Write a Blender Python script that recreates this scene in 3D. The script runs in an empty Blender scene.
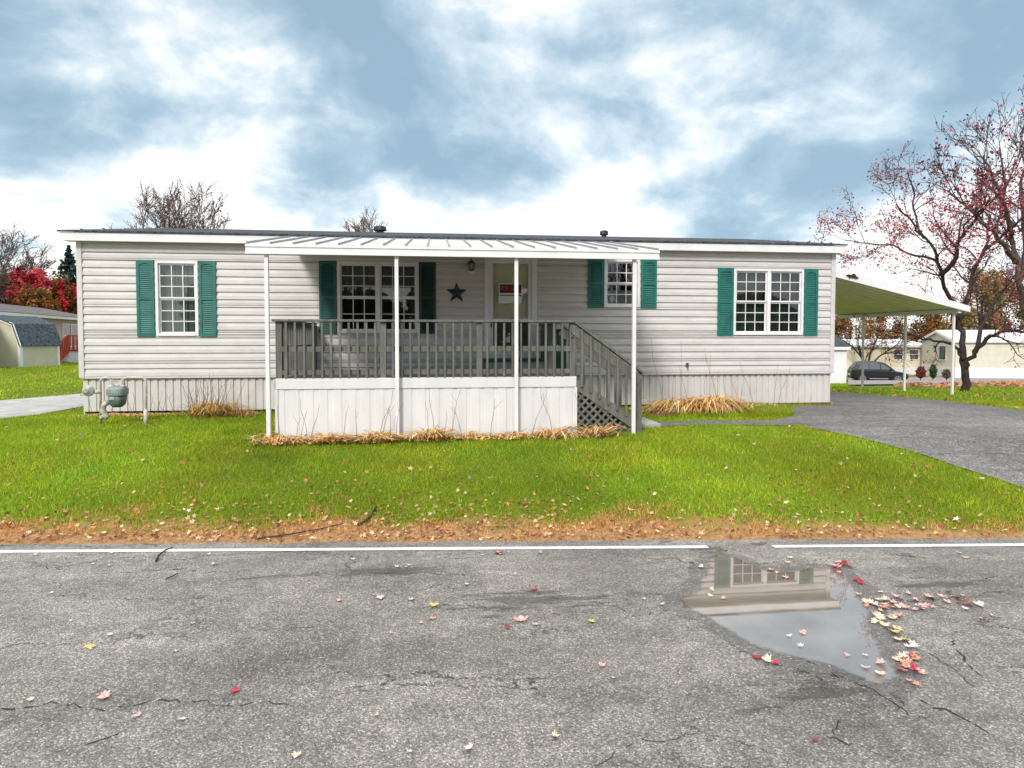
import bpy, math, random
import numpy as np
from mathutils import Vector, Matrix, noise
from mathutils.geometry import delaunay_2d_cdt
random.seed(7); RNG = np.random.default_rng(7)
R = math.radians
scn = bpy.context.scene; C = scn.collection

# ------------------------------------------------------------------ camera
F = 640.0; YAW = R(6.7); PITCH = R(2.0); PPY = 384 - 24.7; CAMZ = 1.92
cam = bpy.data.cameras.new('camera'); co = bpy.data.objects.new('camera', cam); C.objects.link(co)
co.location = (0, 0, CAMZ); co.rotation_euler = (R(90) - PITCH, 0, -YAW)
cam.sensor_width = 36; cam.shift_y = -24.7 / 1024; cam.lens = F * 36 / 1024; cam.clip_end = 3000; cam.clip_start = .05
scn.camera = co
MR = co.rotation_euler.to_matrix()
def ray(px, py): return MR @ Vector((px - 512, PPY - py, -F))
def onY(px, py, Y):
    d = ray(px, py); t = Y / d.y
    return Vector((d.x * t, Y, CAMZ + d.z * t))
def onZ(px, py, z=0):
    d = ray(px, py); t = (z - CAMZ) / d.z
    return Vector((d.x * t, d.y * t, z))
def XY(px, Y, py=337): return onY(px, py, Y).x
def ZY(px, py, Y): return onY(px, py, Y).z

# ------------------------------------------------------------------ terrain height
_e0 = onZ(0, 545); _e1 = onZ(1024, 538.5)
ESL = (_e1.y - _e0.y) / (_e1.x - _e0.x); EY0 = _e0.y - ESL * _e0.x
def yedge(x): return EY0 + ESL * x
PY = np.array([-400, 0, .25, 1.2, 3.3, 6.2, 9.5, 13, 20, 30, 45, 60, 1000.])
PZL = np.array([0, 0, .06, .20, .40, .49, .49, .48, .46, .40, .1, -.1, -.1])
PZR = np.array([0, 0, .04, .14, .30, .42, .44, .36, -.1, -.7, -1.6, -1.9, -1.9])
def gz(x, y):
    x = np.asarray(x, float); y = np.asarray(y, float)
    s = y - (EY0 + ESL * x)
    l = np.interp(s, PY, PZL); r = np.interp(s, PY, PZR)
    w = np.clip((x - 6) / 8, 0, 1); w = w * w * (3 - 2 * w)
    return l * (1 - w) + r * w
def gzf(x, y): return float(gz(x, y))
def onG(px, py):
    z = .3
    for _ in range(40):
        p = onZ(px, py, z) if ray(px, py).z < 0 else onZ(px, 345, z)
        z = z * .5 + gzf(p.x, p.y) * .5
    return onZ(px, py, z)

# ------------------------------------------------------------------ helpers
MATS = {}
def nt(name):
    m = bpy.data.materials.new(name); m.use_nodes = True
    t = m.node_tree; b = t.nodes['Principled BSDF']; MATS[name] = m
    return m, t, b
def N(t, typ, **kw):
    n = t.nodes.new(typ)
    for k, v in kw.items():
        if k in n.inputs: n.inputs[k].default_value = v
        else: setattr(n, k, v)
    return n
def ramp(t, fac, stops):
    r = t.nodes.new('ShaderNodeValToRGB'); t.links.new(fac, r.inputs['Fac'])
    el = r.color_ramp.elements
    while len(el) < len(stops): el.new(.5)
    for e, (p, c) in zip(el, stops):
        e.position = p; e.color = tuple(c) + (1,) if len(c) == 3 else c
    return r
def mixc(t, fac, a, b, mode='MIX'):
    m = t.nodes.new('ShaderNodeMix'); m.data_type = 'RGBA'; m.blend_type = mode
    for s, v in ((m.inputs['Factor'], fac), (m.inputs['A'], a), (m.inputs['B'], b)):
        if hasattr(v, 'is_linked'): t.links.new(v, s)
        elif isinstance(v, (int, float)): s.default_value = v
        else: s.default_value = tuple(v) + (1,) if len(v) == 3 else v
    return m.outputs['Result']
def mth(t, op, a, b=0., c=0.):
    m = t.nodes.new('ShaderNodeMath'); m.operation = op
    for s, v in zip(m.inputs, (a, b, c)):
        if hasattr(v, 'is_linked'): t.links.new(v, s)
        else: s.default_value = v
    return m.outputs[0]
def mat(name, col, rough=.6, var=.12, scale=6, bump=0, bscale=60, spec=.5, metal=0, col2=None, stretch=(1, 1, 1), dirt=None):
    m, t, b = nt(name)
    tc = N(t, 'ShaderNodeTexCoord'); mp = N(t, 'ShaderNodeMapping'); mp.inputs['Scale'].default_value = stretch
    t.links.new(tc.outputs['Object'], mp.inputs['Vector'])
    n = N(t, 'ShaderNodeTexNoise', Scale=scale, Detail=6, Roughness=.65); t.links.new(mp.outputs[0], n.inputs['Vector'])
    c2 = col2 or tuple(max(0, c * (1 - 2.2 * var)) for c in col)
    c1 = tuple(min(1, c * (1 + .6 * var)) for c in col)
    r = ramp(t, n.outputs['Fac'], [(.3, c2), (.7, c1)])
    out = r.outputs['Color']
    if dirt:
        n3 = N(t, 'ShaderNodeTexNoise', Scale=dirt[1], Detail=8, Roughness=.7); t.links.new(mp.outputs[0], n3.inputs['Vector'])
        f = ramp(t, n3.outputs['Fac'], [(dirt[2], (0, 0, 0)), (dirt[3], (1, 1, 1))])
        out = mixc(t, f.outputs['Color'], out, dirt[0])
    t.links.new(out, b.inputs['Base Color'])
    b.inputs['Roughness'].default_value = rough; b.inputs['Metallic'].default_value = metal
    b.inputs['Specular IOR Level'].default_value = spec
    if bump:
        n2 = N(t, 'ShaderNodeTexNoise', Scale=bscale, Detail=5); t.links.new(mp.outputs[0], n2.inputs['Vector'])
        bp = N(t, 'ShaderNodeBump', Strength=bump, Distance=.01); t.links.new(n2.outputs['Fac'], bp.inputs['Height'])
        t.links.new(bp.outputs[0], b.inputs['Normal'])
    return m
def attrmat(name, rough=.7, trans=.0, spec=.2):
    """colour comes from the per-leaf / per-blade colour attribute"""
    m, t, b = nt(name)
    a = N(t, 'ShaderNodeAttribute', attribute_name='Col')
    t.links.new(a.outputs['Color'], b.inputs['Base Color'])
    b.inputs['Roughness'].default_value = rough; b.inputs['Specular IOR Level'].default_value = spec
    if trans:
        tr = N(t, 'ShaderNodeBsdfTranslucent'); t.links.new(a.outputs['Color'], tr.inputs['Color'])
        mx = N(t, 'ShaderNodeMixShader'); mx.inputs[0].default_value = trans
        t.links.new(b.outputs[0], mx.inputs[1]); t.links.new(tr.outputs[0], mx.inputs[2])
        t.links.new(mx.outputs[0], t.nodes['Material Output'].inputs['Surface'])
    return m

ORG = {}
def tag(o, label=None, cat=None, group=None, kind=None):
    if label: o['label'] = label
    if cat: o['category'] = cat
    if group: o['group'] = group
    if kind: o['kind'] = kind
    return o
def thing(name, label, cat, loc=(0, 0, 0), rz=0, group=None):
    o = bpy.data.objects.new(name, None); C.objects.link(o); o.empty_display_size = .1
    o.location = loc; o.rotation_euler = (0, 0, rz); tag(o, label, cat, group)
    ORG[o.name] = (Vector(loc), rz)
    return o
class MB:
    def __init__(s): s.v = []; s.f = []
    def add(s, vs, fs):
        b = len(s.v); s.v += [tuple(v) for v in vs]; s.f += [tuple(i + b for i in f) for f in fs]; return s
    def box(s, x0, x1, y0, y1, z0, z1):
        return s.add([(x0, y0, z0), (x1, y0, z0), (x1, y1, z0), (x0, y1, z0), (x0, y0, z1), (x1, y0, z1), (x1, y1, z1), (x0, y1, z1)],
                     [(0, 3, 2, 1), (4, 5, 6, 7), (0, 1, 5, 4), (1, 2, 6, 5), (2, 3, 7, 6), (3, 0, 4, 7)])
    def bar(s, a, b, w, h, up=(0, 0, 1)):
        a = Vector(a); b = Vector(b); d = (b - a).normalized(); up = Vector(up)
        if abs(d.dot(up)) > .98: up = Vector((0, 1, 0))
        sx = d.cross(up).normalized() * w / 2; sz = sx.cross(d).normalized() * h / 2
        vs = [p + i * sx + j * sz for p in (a, b) for i, j in ((-1, -1), (1, -1), (1, 1), (-1, 1))]
        return s.add(vs, [(0, 1, 2, 3), (7, 6, 5, 4), (0, 4, 5, 1), (1, 5, 6, 2), (2, 6, 7, 3), (3, 7, 4, 0)])
    def prism(s, poly, fn, d0, d1):
        """poly: 2D points; fn(u,v,d)->3D; extruded from d0 to d1"""
        n = len(poly)
        vs = [fn(u, v, d0) for u, v in poly] + [fn(u, v, d1) for u, v in poly]
        return s.add(vs, [tuple(range(n)), tuple(range(2 * n - 1, n - 1, -1))] + [(i, (i + 1) % n + 0, (i + 1) % n + n, i + n)[::-1] for i in range(n)])
    def tube(s, pts, rad, k=8, cap=True):
        pts = [Vector(p) for p in pts]
        if isinstance(rad, (int, float)): rad = [rad] * len(pts)
        b = len(s.v); prev = None
        for i, p in enumerate(pts):
            d = (pts[min(i + 1, len(pts) - 1)] - pts[max(i - 1, 0)])
            d = d.normalized() if d.length > 1e-9 else Vector((0, 0, 1))
            if prev is None:
                ref = Vector((1, 0, 0)) if abs(d.x) < .8 else Vector((0, 1, 0)); u = d.cross(ref).normalized()
            else:
                u = (prev - d * prev.dot(d)); u = u.normalized() if u.length > 1e-6 else d.orthogonal().normalized()
            prev = u; w = d.cross(u)
            for j in range(k):
                a = 2 * math.pi * j / k; s.v.append(tuple(p + (u * math.cos(a) + w * math.sin(a)) * rad[i]))
        for i in range(len(pts) - 1):
            for j in range(k):
                s.f.append((b + i * k + j, b + i * k + (j + 1) % k, b + (i + 1) * k + (j + 1) % k, b + (i + 1) * k + j))
        if cap:
            s.f.append(tuple(b + j for j in range(k))[::-1]); s.f.append(tuple(b + (len(pts) - 1) * k + j for j in range(k)))
        return s
    def lathe(s, c, prof, k=16, axis='z'):
        """prof: (r, h) along axis"""
        b = len(s.v); c = Vector(c)
        for r, h in prof:
            for j in range(k):
                a = 2 * math.pi * j / k; p = (r * math.cos(a), r * math.sin(a), h)
                if axis == 'y': p = (p[0], p[2], p[1])
                if axis == 'x': p = (p[2], p[0], p[1])
                s.v.append(tuple(c + Vector(p)))
        for i in range(len(prof) - 1):
            for j in range(k):
                s.f.append((b + i * k + j, b + i * k + (j + 1) % k, b + (i + 1) * k + (j + 1) % k, b + (i + 1) * k + j))
        s.f.append(tuple(b + j for j in range(k))[::-1]); s.f.append(tuple(b + (len(prof) - 1) * k + j for j in range(k)))
        return s
    def build(s, name, m, parent=None, local=False, bevel=0, smooth=False, cat=None, label=None, group=None, kind=None, fix=True):
        vs = s.v
        if parent is not None and not local:
            loc, rz = ORG[parent.name]; M = (Matrix.Translation(loc) @ Matrix.Rotation(rz, 4, 'Z')).inverted()
            vs = [tuple(M @ Vector(v)) for v in vs]
        me = bpy.data.meshes.new(name); me.from_pydata(vs, [], s.f); me.update()
        if fix:
            import bmesh
            bm = bmesh.new(); bm.from_mesh(me); bmesh.ops.recalc_face_normals(bm, faces=bm.faces[:]); bm.to_mesh(me); bm.free()
        me.materials.append(m)
        if smooth: me.polygons.foreach_set('use_smooth', [True] * len(me.polygons))
        o = bpy.data.objects.new(name, me); C.objects.link(o)
        if bevel:
            bv = o.modifiers.new('bevel', 'BEVEL'); bv.width = bevel; bv.segments = 2; bv.limit_method = 'ANGLE'
        if parent is not None:
            o.parent = parent; ORG[o.name] = ORG[parent.name]
        else: ORG[o.name] = (Vector(), 0)
        return tag(o, label, cat, group, kind)

def npmesh(name, V, nper, cols, m, parent=None, local=False):
    """V (n*nper,3) polygons of nper verts, cols (n,3)"""
    V = np.asarray(V, np.float32)
    if parent is not None and not local:
        loc, rz = ORG[parent.name]; V = V - np.array(loc, np.float32)
        if rz:
            c, s_ = math.cos(-rz), math.sin(-rz); V = np.stack([V[:, 0] * c - V[:, 1] * s_, V[:, 0] * s_ + V[:, 1] * c, V[:, 2]], 1)
    n = len(V) // nper; me = bpy.data.meshes.new(name)
    me.vertices.add(len(V)); me.vertices.foreach_set('co', np.ascontiguousarray(V, np.float32).ravel())
    me.loops.add(len(V)); me.loops.foreach_set('vertex_index', np.arange(len(V), dtype=np.int32))
    me.polygons.add(n); me.polygons.foreach_set('loop_start', np.arange(0, len(V), nper, dtype=np.int32))
    if cols is not None:
        a = me.attributes.new('Col', 'FLOAT_COLOR', 'FACE')
        c4 = np.ones((n, 4), np.float32); c4[:, :3] = cols; a.data.foreach_set('color', c4.ravel())
    me.update(calc_edges=True); me.materials.append(m)
    o = bpy.data.objects.new(name, me); C.objects.link(o)
    if parent is not None: o.parent = parent; ORG[o.name] = ORG[parent.name]
    return o
def pick(pal, n, jit=.2):
    pal = np.array(pal); c = pal[RNG.integers(0, len(pal), n)]
    return np.clip(c * (1 + RNG.uniform(-jit, jit, (n, 1))) * (1 + RNG.uniform(-jit, jit, (n, 3)) * .3), 0, 1)
def quads(P, size, sv=.4, flat=0):
    """random oriented leaf quads (kite shaped) at P"""
    n = len(P); a = RNG.normal(size=(n, 3)); a[:, 2] *= (1 - flat); a /= np.linalg.norm(a, axis=1, keepdims=True)
    b = RNG.normal(size=(n, 3)); b[:, 2] *= (1 - flat); b -= a * (a * b).sum(1, keepdims=True); b /= np.linalg.norm(b, axis=1, keepdims=True)
    s = size * (1 + RNG.uniform(-sv, sv, (n, 1)))
    V = np.empty((n, 4, 3)); V[:, 0] = P - a * s * .5; V[:, 1] = P + b * s * .36 ; V[:, 2] = P + a * s * .5; V[:, 3] = P - b * s * .36
    return V.reshape(-1, 3)
def stars(P, size, sv=.4, flat=0):
    n = len(P); a = RNG.normal(size=(n, 3)); a[:, 2] *= (1 - flat); a /= np.linalg.norm(a, axis=1, keepdims=True)
    b = RNG.normal(size=(n, 3)); b[:, 2] *= (1 - flat); b -= a * (a * b).sum(1, keepdims=True); b /= np.linalg.norm(b, axis=1, keepdims=True)
    s = size * (1 + RNG.uniform(-sv, sv, (n, 1))) * .55; V = np.empty((n, 10, 3))
    for i in range(10):
        r = (1, .45)[i % 2] * RNG.uniform(.75, 1.2, (n, 1)); th = i * math.pi / 5
        V[:, i] = P + (a * math.cos(th) + b * math.sin(th) * .8) * r * s
    return V.reshape(-1, 3)
def inpoly(x, y, poly):
    inside = np.zeros(len(x), bool); n = len(poly); j = n - 1
    for i in range(n):
        xi, yi = poly[i][:2]; xj, yj = poly[j][:2]
        with np.errstate(divide='ignore', invalid='ignore'):
            c = ((yi > y) != (yj > y)) & (x < (xj - xi) * (y - yi) / ((yj - yi) if yj != yi else 1e-9) + xi)
        inside ^= c; j = i
    return inside
def rough_outline(poly, step=.15, amp=.03, freq=2.5):
    out = []
    for i in range(len(poly)):
        a = Vector(poly[i][:2]); b = Vector(poly[(i + 1) % len(poly)][:2]); L = (b - a).length
        n = max(1, int(L / step)); nrm = Vector((-(b - a).y, (b - a).x)) / max(L, 1e-6)
        for k in range(n):
            p = a + (b - a) * k / n
            q = p + nrm * amp * (noise.noise(Vector((p.x * freq, p.y * freq, 3))) + .6 * noise.noise(Vector((p.x * freq * 4, p.y * freq * 4, 9))))
            out.append((q.x, q.y))
    return out
def sheet(name, poly, m, zoff, grid=.5, flatz=None, skirt=0, **kw):
    xs = [p[0] for p in poly]; ys = [p[1] for p in poly]
    pts = [Vector(p) for p in poly]; n = len(pts)
    gx = np.arange(min(xs), max(xs), grid) + .013; gy = np.arange(min(ys), max(ys), grid) + .017
    if len(gx) and len(gy):
        X, Y = np.meshgrid(gx, gy); X = X.ravel(); Y = Y.ravel(); k = inpoly(X, Y, poly)
        pts += [Vector((a, b)) for a, b in zip(X[k], Y[k])]
    v, e, f, *_ = delaunay_2d_cdt(pts, [(i, (i + 1) % n) for i in range(n)], [], 1, 1e-5)
    mb = MB(); mb.v = [(p.x, p.y, (gzf(p.x, p.y) if flatz is None else flatz) + zoff) for p in v]
    mb.f = [tuple(q) for q in f]
    o = mb.build(name, m, **kw)
    if o.data.polygons and sum(p.normal.z for p in o.data.polygons) < 0: o.data.flip_normals()
    return o

# ------------------------------------------------------------------ materials
M_side = mat('vinyl_siding', (.555, .538, .535), .55, .05, 2.0, .05, 30, .4, stretch=(1, 1, 3), dirt=((.42, .395, .36), 1.5, .5, .85))
M_white = mat('white_paint', (.70, .70, .715), .5, .06, 3, .05, 40, .4)
M_skirt = mat('skirt_vinyl', (.55, .53, .52), .55, .05, 2, .05, 20, dirt=((.42, .33, .24), 2.2, .52, .85), stretch=(2, 2, .8))
M_dskirt = mat('deck_skirt_paint', (.62, .62, .63), .55, .05, 2, .05, 20, dirt=((.55, .5, .42), 2.5, .6, .95), stretch=(2, 2, .6))
M_teal = mat('teal_shutter_plastic', (.006, .145, .12), .5, .2, 5, .1, 50)
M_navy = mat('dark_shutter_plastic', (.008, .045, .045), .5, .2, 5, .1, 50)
M_shing = mat('asphalt_shingle', (.075, .085, .10), .9, .45, 9, .7, 40, .2)
M_wood = mat('grey_weathered_wood', (.145, .148, .132), .75, .22, 5, .3, 60, .3, stretch=(3, 3, .5))
M_woodd = mat('grey_deck_boards', (.20, .19, .185), .8, .3, 5, .3, 60, .3)
M_black = mat('black_metal', (.012, .013, .015), .45, .2, 6)
M_galv = mat('galvanised_pipe', (.52, .49, .44), .5, .25, 18, .2, 60, dirt=((.33, .16, .07), 14, .58, .7))
M_meter = mat('meter_grey_paint', (.10, .14, .135), .5, .15, 12, .1, 60)
M_chrome = mat('pale_alloy', (.55, .56, .57), .35, .15, 12, metal=.7)
M_door = mat('olive_white_door', (.86, .86, .74), .5, .05, 4)
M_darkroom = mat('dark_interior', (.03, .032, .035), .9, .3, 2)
M_blind = mat('pale_curtain', (.34, .40, .34), .8, .12, 6, stretch=(6, 6, .3))
M_blindw = mat('white_slat_blind', (.62, .62, .62), .7, .06, 6)
M_conc = mat('pale_concrete', (.42, .42, .41), .85, .15, 3, .3, 60, .3, dirt=((.25, .24, .22), 4, .5, .8))
M_bark = mat('dark_bark', (.055, .045, .042), .9, .4, 14, .6, 30, .2)
M_barkg = mat('grey_bark', (.13, .115, .10), .9, .35, 10, .6, 30, .2)
M_twig = mat('twig_bark', (.065, .045, .048), .9, .3, 10, 0, 30, .2)
M_leaf = attrmat('leaf', .6, .3)
M_grass = attrmat('grass_blade', .55, .35, .3)
M_straw = attrmat('straw_blade', .6, .25, .3)
M_litter = attrmat('dry_leaf', .6, .15, .4)
M_twigp = mat('pale_twig_bark', (.17, .12, .11), .9, .3, 10, 0, 30, .2)
M_red = mat('red_stained_wood', (.50, .055, .02), .6, .2, 4)
M_beige = mat('beige_siding', (.60, .56, .46), .7, .06, 2)
M_cream = mat('cream_siding', (.68, .60, .46), .7, .06, 2)
M_grn = mat('pale_shed_siding', (.50, .48, .37), .7, .06, 2)
M_bluer = mat('blue_grey_shingle', (.085, .11, .14), .9, .4, 9, .6, 30, .2)
M_brownr = mat('brown_grey_shingle', (.16, .15, .15), .9, .3, 6, .5, 30, .2)
M_car = mat('dark_car_paint', (.005, .007, .010), .3, .1, 3, spec=.35)
M_tyre = mat('tyre_rubber', (.015, .015, .016), .8, .2, 9)
M_rim = mat('alloy_rim', (.5, .5, .52), .3, .1, 9, metal=.8)
M_lred = mat('red_lamp_lens', (.45, .01, .01), .2, .1, 9)
M_brick = mat('brown_sill_board', (.20, .085, .03), .85, .4, 8, .3, 40)
M_green = mat('dark_green_plastic', (.01, .07, .045), .5, .2, 6)
M_sign = mat('sign_black', (.02, .012, .014), .5, .1, 9)
M_signw = mat('sign_white', (.7, .7, .7), .5, .05, 9)
M_signr = mat('sign_red', (.62, .02, .03), .5, .05, 9)
M_soffit = mat('olive_white_metal_panel', (.84, .77, .66), .5, .06, 1.5, 0, 40, dirt=((.66, .57, .42), 1.2, .5, .8))

def soil_mat():
    m, t, b = nt('lawn_soil')
    g = N(t, 'ShaderNodeNewGeometry')
    n1 = N(t, 'ShaderNodeTexNoise', Scale=.45, Detail=5, Roughness=.6); t.links.new(g.outputs['Position'], n1.inputs['Vector'])
    n2 = N(t, 'ShaderNodeTexNoise', Scale=35, Detail=6, Roughness=.7); t.links.new(g.outputs['Position'], n2.inputs['Vector'])
    a = ramp(t, n1.outputs['Fac'], [(.3, (.13, .21, .012)), (.7, (.24, .30, .025))])
    bb = ramp(t, n2.outputs['Fac'], [(.3, (.25, .25, .25)), (.7, (1.0, 1.0, 1.0))])
    c = mixc(t, 1., a.outputs['Color'], bb.outputs['Color'], 'MULTIPLY')
    # bare brown verge beside the road, ragged by noise
    sp = N(t, 'ShaderNodeSeparateXYZ'); t.links.new(g.outputs['Position'], sp.inputs[0])
    s = mth(t, 'SUBTRACT', sp.outputs['Y'], mth(t, 'MULTIPLY_ADD', sp.outputs['X'], ESL, EY0))
    n3 = N(t, 'ShaderNodeTexNoise', Scale=1.3, Detail=8, Roughness=.7); t.links.new(g.outputs['Position'], n3.inputs['Vector'])
    f = mth(t, 'SUBTRACT', mth(t, 'SUBTRACT', mth(t, 'MULTIPLY_ADD', n3.outputs['Fac'], 1.2, -.05), mth(t, 'MAXIMUM', mth(t, 'MULTIPLY_ADD', sp.outputs['X'], .06, -.12), 0.)), s)
    f = ramp(t, f, [(.0, (0, 0, 0)), (.25, (1, 1, 1))])
    dn = ramp(t, n2.outputs['Fac'], [(.3, (.20, .11, .045)), (.7, (.48, .29, .14))])
    c = mixc(t, f.outputs['Color'], c, dn.outputs['Color'])
    t.links.new(c, b.inputs['Base Color']); b.inputs['Roughness'].default_value = .95; b.inputs['Specular IOR Level'].default_value = .1
    bp = N(t, 'ShaderNodeBump', Strength=.8, Distance=.03); t.links.new(n2.outputs['Fac'], bp.inputs['Height']); t.links.new(bp.outputs[0], b.inputs['Normal'])
    return m
def asphalt(name, lo, hi, cracks=True, agg=125, tint=(1, .985, .96), stains=()):
    m, t, b = nt(name)
    g = N(t, 'ShaderNodeNewGeometry'); P = g.outputs['Position']
    def no(sc, d=5, r=.6, vec=P):
        n = N(t, 'ShaderNodeTexNoise', Scale=sc, Detail=d, Roughness=r); t.links.new(vec, n.inputs['Vector']); return n
    nb = no(.55, 6, .6); nm = no(6, 6, .7); nf = no(55, 4, .8)
    base = ramp(t, nb.outputs['Fac'], [(.3, lo), (.68, hi)]).outputs['Color']
    # stretched wheel-track tone along the road
    mp = N(t, 'ShaderNodeMapping'); mp.inputs['Scale'].default_value = (.25, 1.6, 1); t.links.new(P, mp.inputs['Vector'])
    nst = no(1.4, 6, .6, mp.outputs[0])
    base = mixc(t, .8, base, ramp(t, nst.outputs['Fac'], [(.32, (.72, .72, .72)), (.66, (1.2, 1.19, 1.17))]).outputs['Color'], 'MULTIPLY')
    base = mixc(t, .75, base, ramp(t, nm.outputs['Fac'], [(.3, (.62, .62, .62)), (.7, (1.3, 1.3, 1.3))]).outputs['Color'], 'MULTIPLY')
    # aggregate stones
    vo = N(t, 'ShaderNodeTexVoronoi', Scale=agg); t.links.new(P, vo.inputs['Vector'])
    sp = N(t, 'ShaderNodeSeparateColor'); t.links.new(vo.outputs['Color'], sp.inputs[0])
    st = ramp(t, sp.outputs[0], [(.0, (.30, .30, .31)), (.45, (.85, .85, .85)), (.8, (1.2, 1.19, 1.17)), (.97, (2.3, 2.26, 2.2))]).outputs['Color']
    base = mixc(t, .74, base, st, 'MULTIPLY')
    v2 = N(t, 'ShaderNodeTexVoronoi', Scale=38.); t.links.new(P, v2.inputs['Vector']); s2 = N(t, 'ShaderNodeSeparateColor'); t.links.new(v2.outputs['Color'], s2.inputs[0])
    k2 = mth(t, 'MULTIPLY', mth(t, 'GREATER_THAN', s2.outputs[1], .86), mth(t, 'LESS_THAN', v2.outputs['Distance'], .30)); base = mixc(t, k2, base, mixc(t, s2.outputs[2], (.30, .29, .27), (.62, .60, .56)))
    vd = ramp(t, vo.outputs['Distance'], [(.25, (1, 1, 1)), (.75, (.42, .42, .42))]).outputs['Color']
    base = mixc(t, .6, base, vd, 'MULTIPLY')
    hgt = mth(t, 'ADD', mth(t, 'MULTIPLY', vo.outputs['Distance'], -1.), mth(t, 'MULTIPLY', nf.outputs['Fac'], 1.4))
    if cracks:
        wv = N(t, 'ShaderNodeVectorMath', operation='MULTIPLY_ADD'); t.links.new(no(1.3, 8, .65).outputs['Color'], wv.inputs[0])
        wv.inputs[1].default_value = (1.3, 1.3, 0); t.links.new(mp.outputs[0], wv.inputs[2])
        for sc, wd, thr in ((.8, .010, .44), (2.3, .014, .55)):
            ve = N(t, 'ShaderNodeTexVoronoi', Scale=sc, feature='DISTANCE_TO_EDGE'); t.links.new(wv.outputs[0], ve.inputs['Vector'])
            d = ve.outputs['Distance']
            ck = ramp(t, d, [(.0, (1, 1, 1)), (wd, (0, 0, 0))]).outputs['Color']
            mk = ramp(t, no(.6 * sc, 4, .5).outputs['Fac'], [(thr, (0, 0, 0)), (thr + .08, (1, 1, 1))]).outputs['Color']
            mk = mixc(t, 1., mk, ramp(t, nm.outputs['Fac'], [(.38, (.0, .0, .0)), (.55, (1, 1, 1))]).outputs['Color'], 'MULTIPLY')
            k = mixc(t, 1., ck, mk, 'MULTIPLY')
            base = mixc(t, k, base, (.022, .022, .022))
            hgt = mth(t, 'SUBTRACT', hgt, mth(t, 'MULTIPLY', k, 2.))
    for (ex_, ey_, rx_, ry_) in stains:
        q1 = N(t, 'ShaderNodeVectorMath', operation='SUBTRACT'); t.links.new(P, q1.inputs[0]); q1.inputs[1].default_value = (ex_, ey_, 0)
        q2 = N(t, 'ShaderNodeVectorMath', operation='MULTIPLY'); t.links.new(q1.outputs[0], q2.inputs[0]); q2.inputs[1].default_value = (1 / rx_, 1 / ry_, 0)
        q3 = N(t, 'ShaderNodeVectorMath', operation='LENGTH'); t.links.new(q2.outputs[0], q3.inputs[0])
        sm = no(6.5, 9, .8, mp.outputs[0])
        e_ = mth(t, 'MULTIPLY_ADD', sm.outputs['Fac'], 4.2, mth(t, 'MULTIPLY_ADD', q3.outputs['Value'], -1., -1.75))
        kk = ramp(t, e_, [(.0, (0, 0, 0)), (.22, (.62, .62, .62)), (.6, (.8, .8, .8))]).outputs['Color']
        base = mixc(t, kk, base, mixc(t, .88, base, (.05, .045, .04)))
        hgt = mth(t, 'SUBTRACT', hgt, mth(t, 'MULTIPLY', kk, 1.2))
    base = mixc(t, 1., base, tint, 'MULTIPLY')
    t.links.new(base, b.inputs['Base Color'])
    rr = ramp(t, nb.outputs['Fac'], [(.3, (.75, .75, .75)), (.7, (.5, .5, .5))]); t.links.new(rr.outputs['Color'], b.inputs['Roughness'])
    b.inputs['Specular IOR Level'].default_value = .4
    bp = N(t, 'ShaderNodeBump', Strength=.8, Distance=.006); t.links.new(hgt, bp.inputs['Height']); t.links.new(bp.outputs[0], b.inputs['Normal'])
    return m
M_soil = soil_mat()
M_road = asphalt('road_asphalt', (.150, .144, .138), (.34, .328, .315), stains=[(onZ(370, 573).x, onZ(370, 573).y, 1.5, .22), (onZ(540, 600).x, onZ(540, 600).y, 1.1, .45), (onZ(830, 690).x, onZ(830, 690).y, .8, .3), (onZ(935, 585).x, onZ(935, 585).y, .9, .12)])
M_drive = asphalt('driveway_asphalt', (.125, .124, .125), (.21, .208, .208), agg=60)
def water_mat():
    m, t, b = nt('puddle_water')
    g = N(t, 'ShaderNodeNewGeometry'); n = N(t, 'ShaderNodeTexNoise', Scale=3, Detail=5); t.links.new(g.outputs['Position'], n.inputs['Vector'])
    r = ramp(t, n.outputs['Fac'], [(.3, (.15, .12, .095)), (.7, (.23, .195, .16))]); t.links.new(r.outputs['Color'], b.inputs['Base Color'])
    rr_ = ramp(t, n.outputs['Fac'], [(.35, (.01, .01, .01)), (.75, (.035, .035, .035))]); t.links.new(rr_.outputs['Color'], b.inputs['Roughness']); b.inputs['IOR'].default_value = 4.2
    n2 = N(t, 'ShaderNodeTexNoise', Scale=1.6, Detail=2); t.links.new(g.outputs['Position'], n2.inputs['Vector'])
    bp = N(t, 'ShaderNodeBump', Strength=.02, Distance=.02); t.links.new(n2.outputs['Fac'], bp.inputs['Height']); t.links.new(bp.outputs[0], b.inputs['Normal'])
    sh_ = N(t, 'ShaderNodeAttribute', attribute_name='shore'); n5 = N(t, 'ShaderNodeTexNoise', Scale=45, Detail=5, Roughness=.7); t.links.new(g.outputs['Position'], n5.inputs['Vector'])
    ff = ramp(t, mth(t, 'MULTIPLY_ADD', n5.outputs['Fac'], .9, mth(t, 'MULTIPLY_ADD', sh_.outputs['Fac'], 7., -.45)), [(.08, (0, 0, 0)), (.38, (1, 1, 1))])
    tp = N(t, 'ShaderNodeBsdfTransparent'); mx = N(t, 'ShaderNodeMixShader'); t.links.new(ff.outputs['Color'], mx.inputs[0]); t.links.new(tp.outputs[0], mx.inputs[1]); t.links.new(b.outputs[0], mx.inputs[2])
    t.links.new(mx.outputs[0], t.nodes['Material Output'].inputs['Surface'])
    return m
M_water = water_mat()
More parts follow.
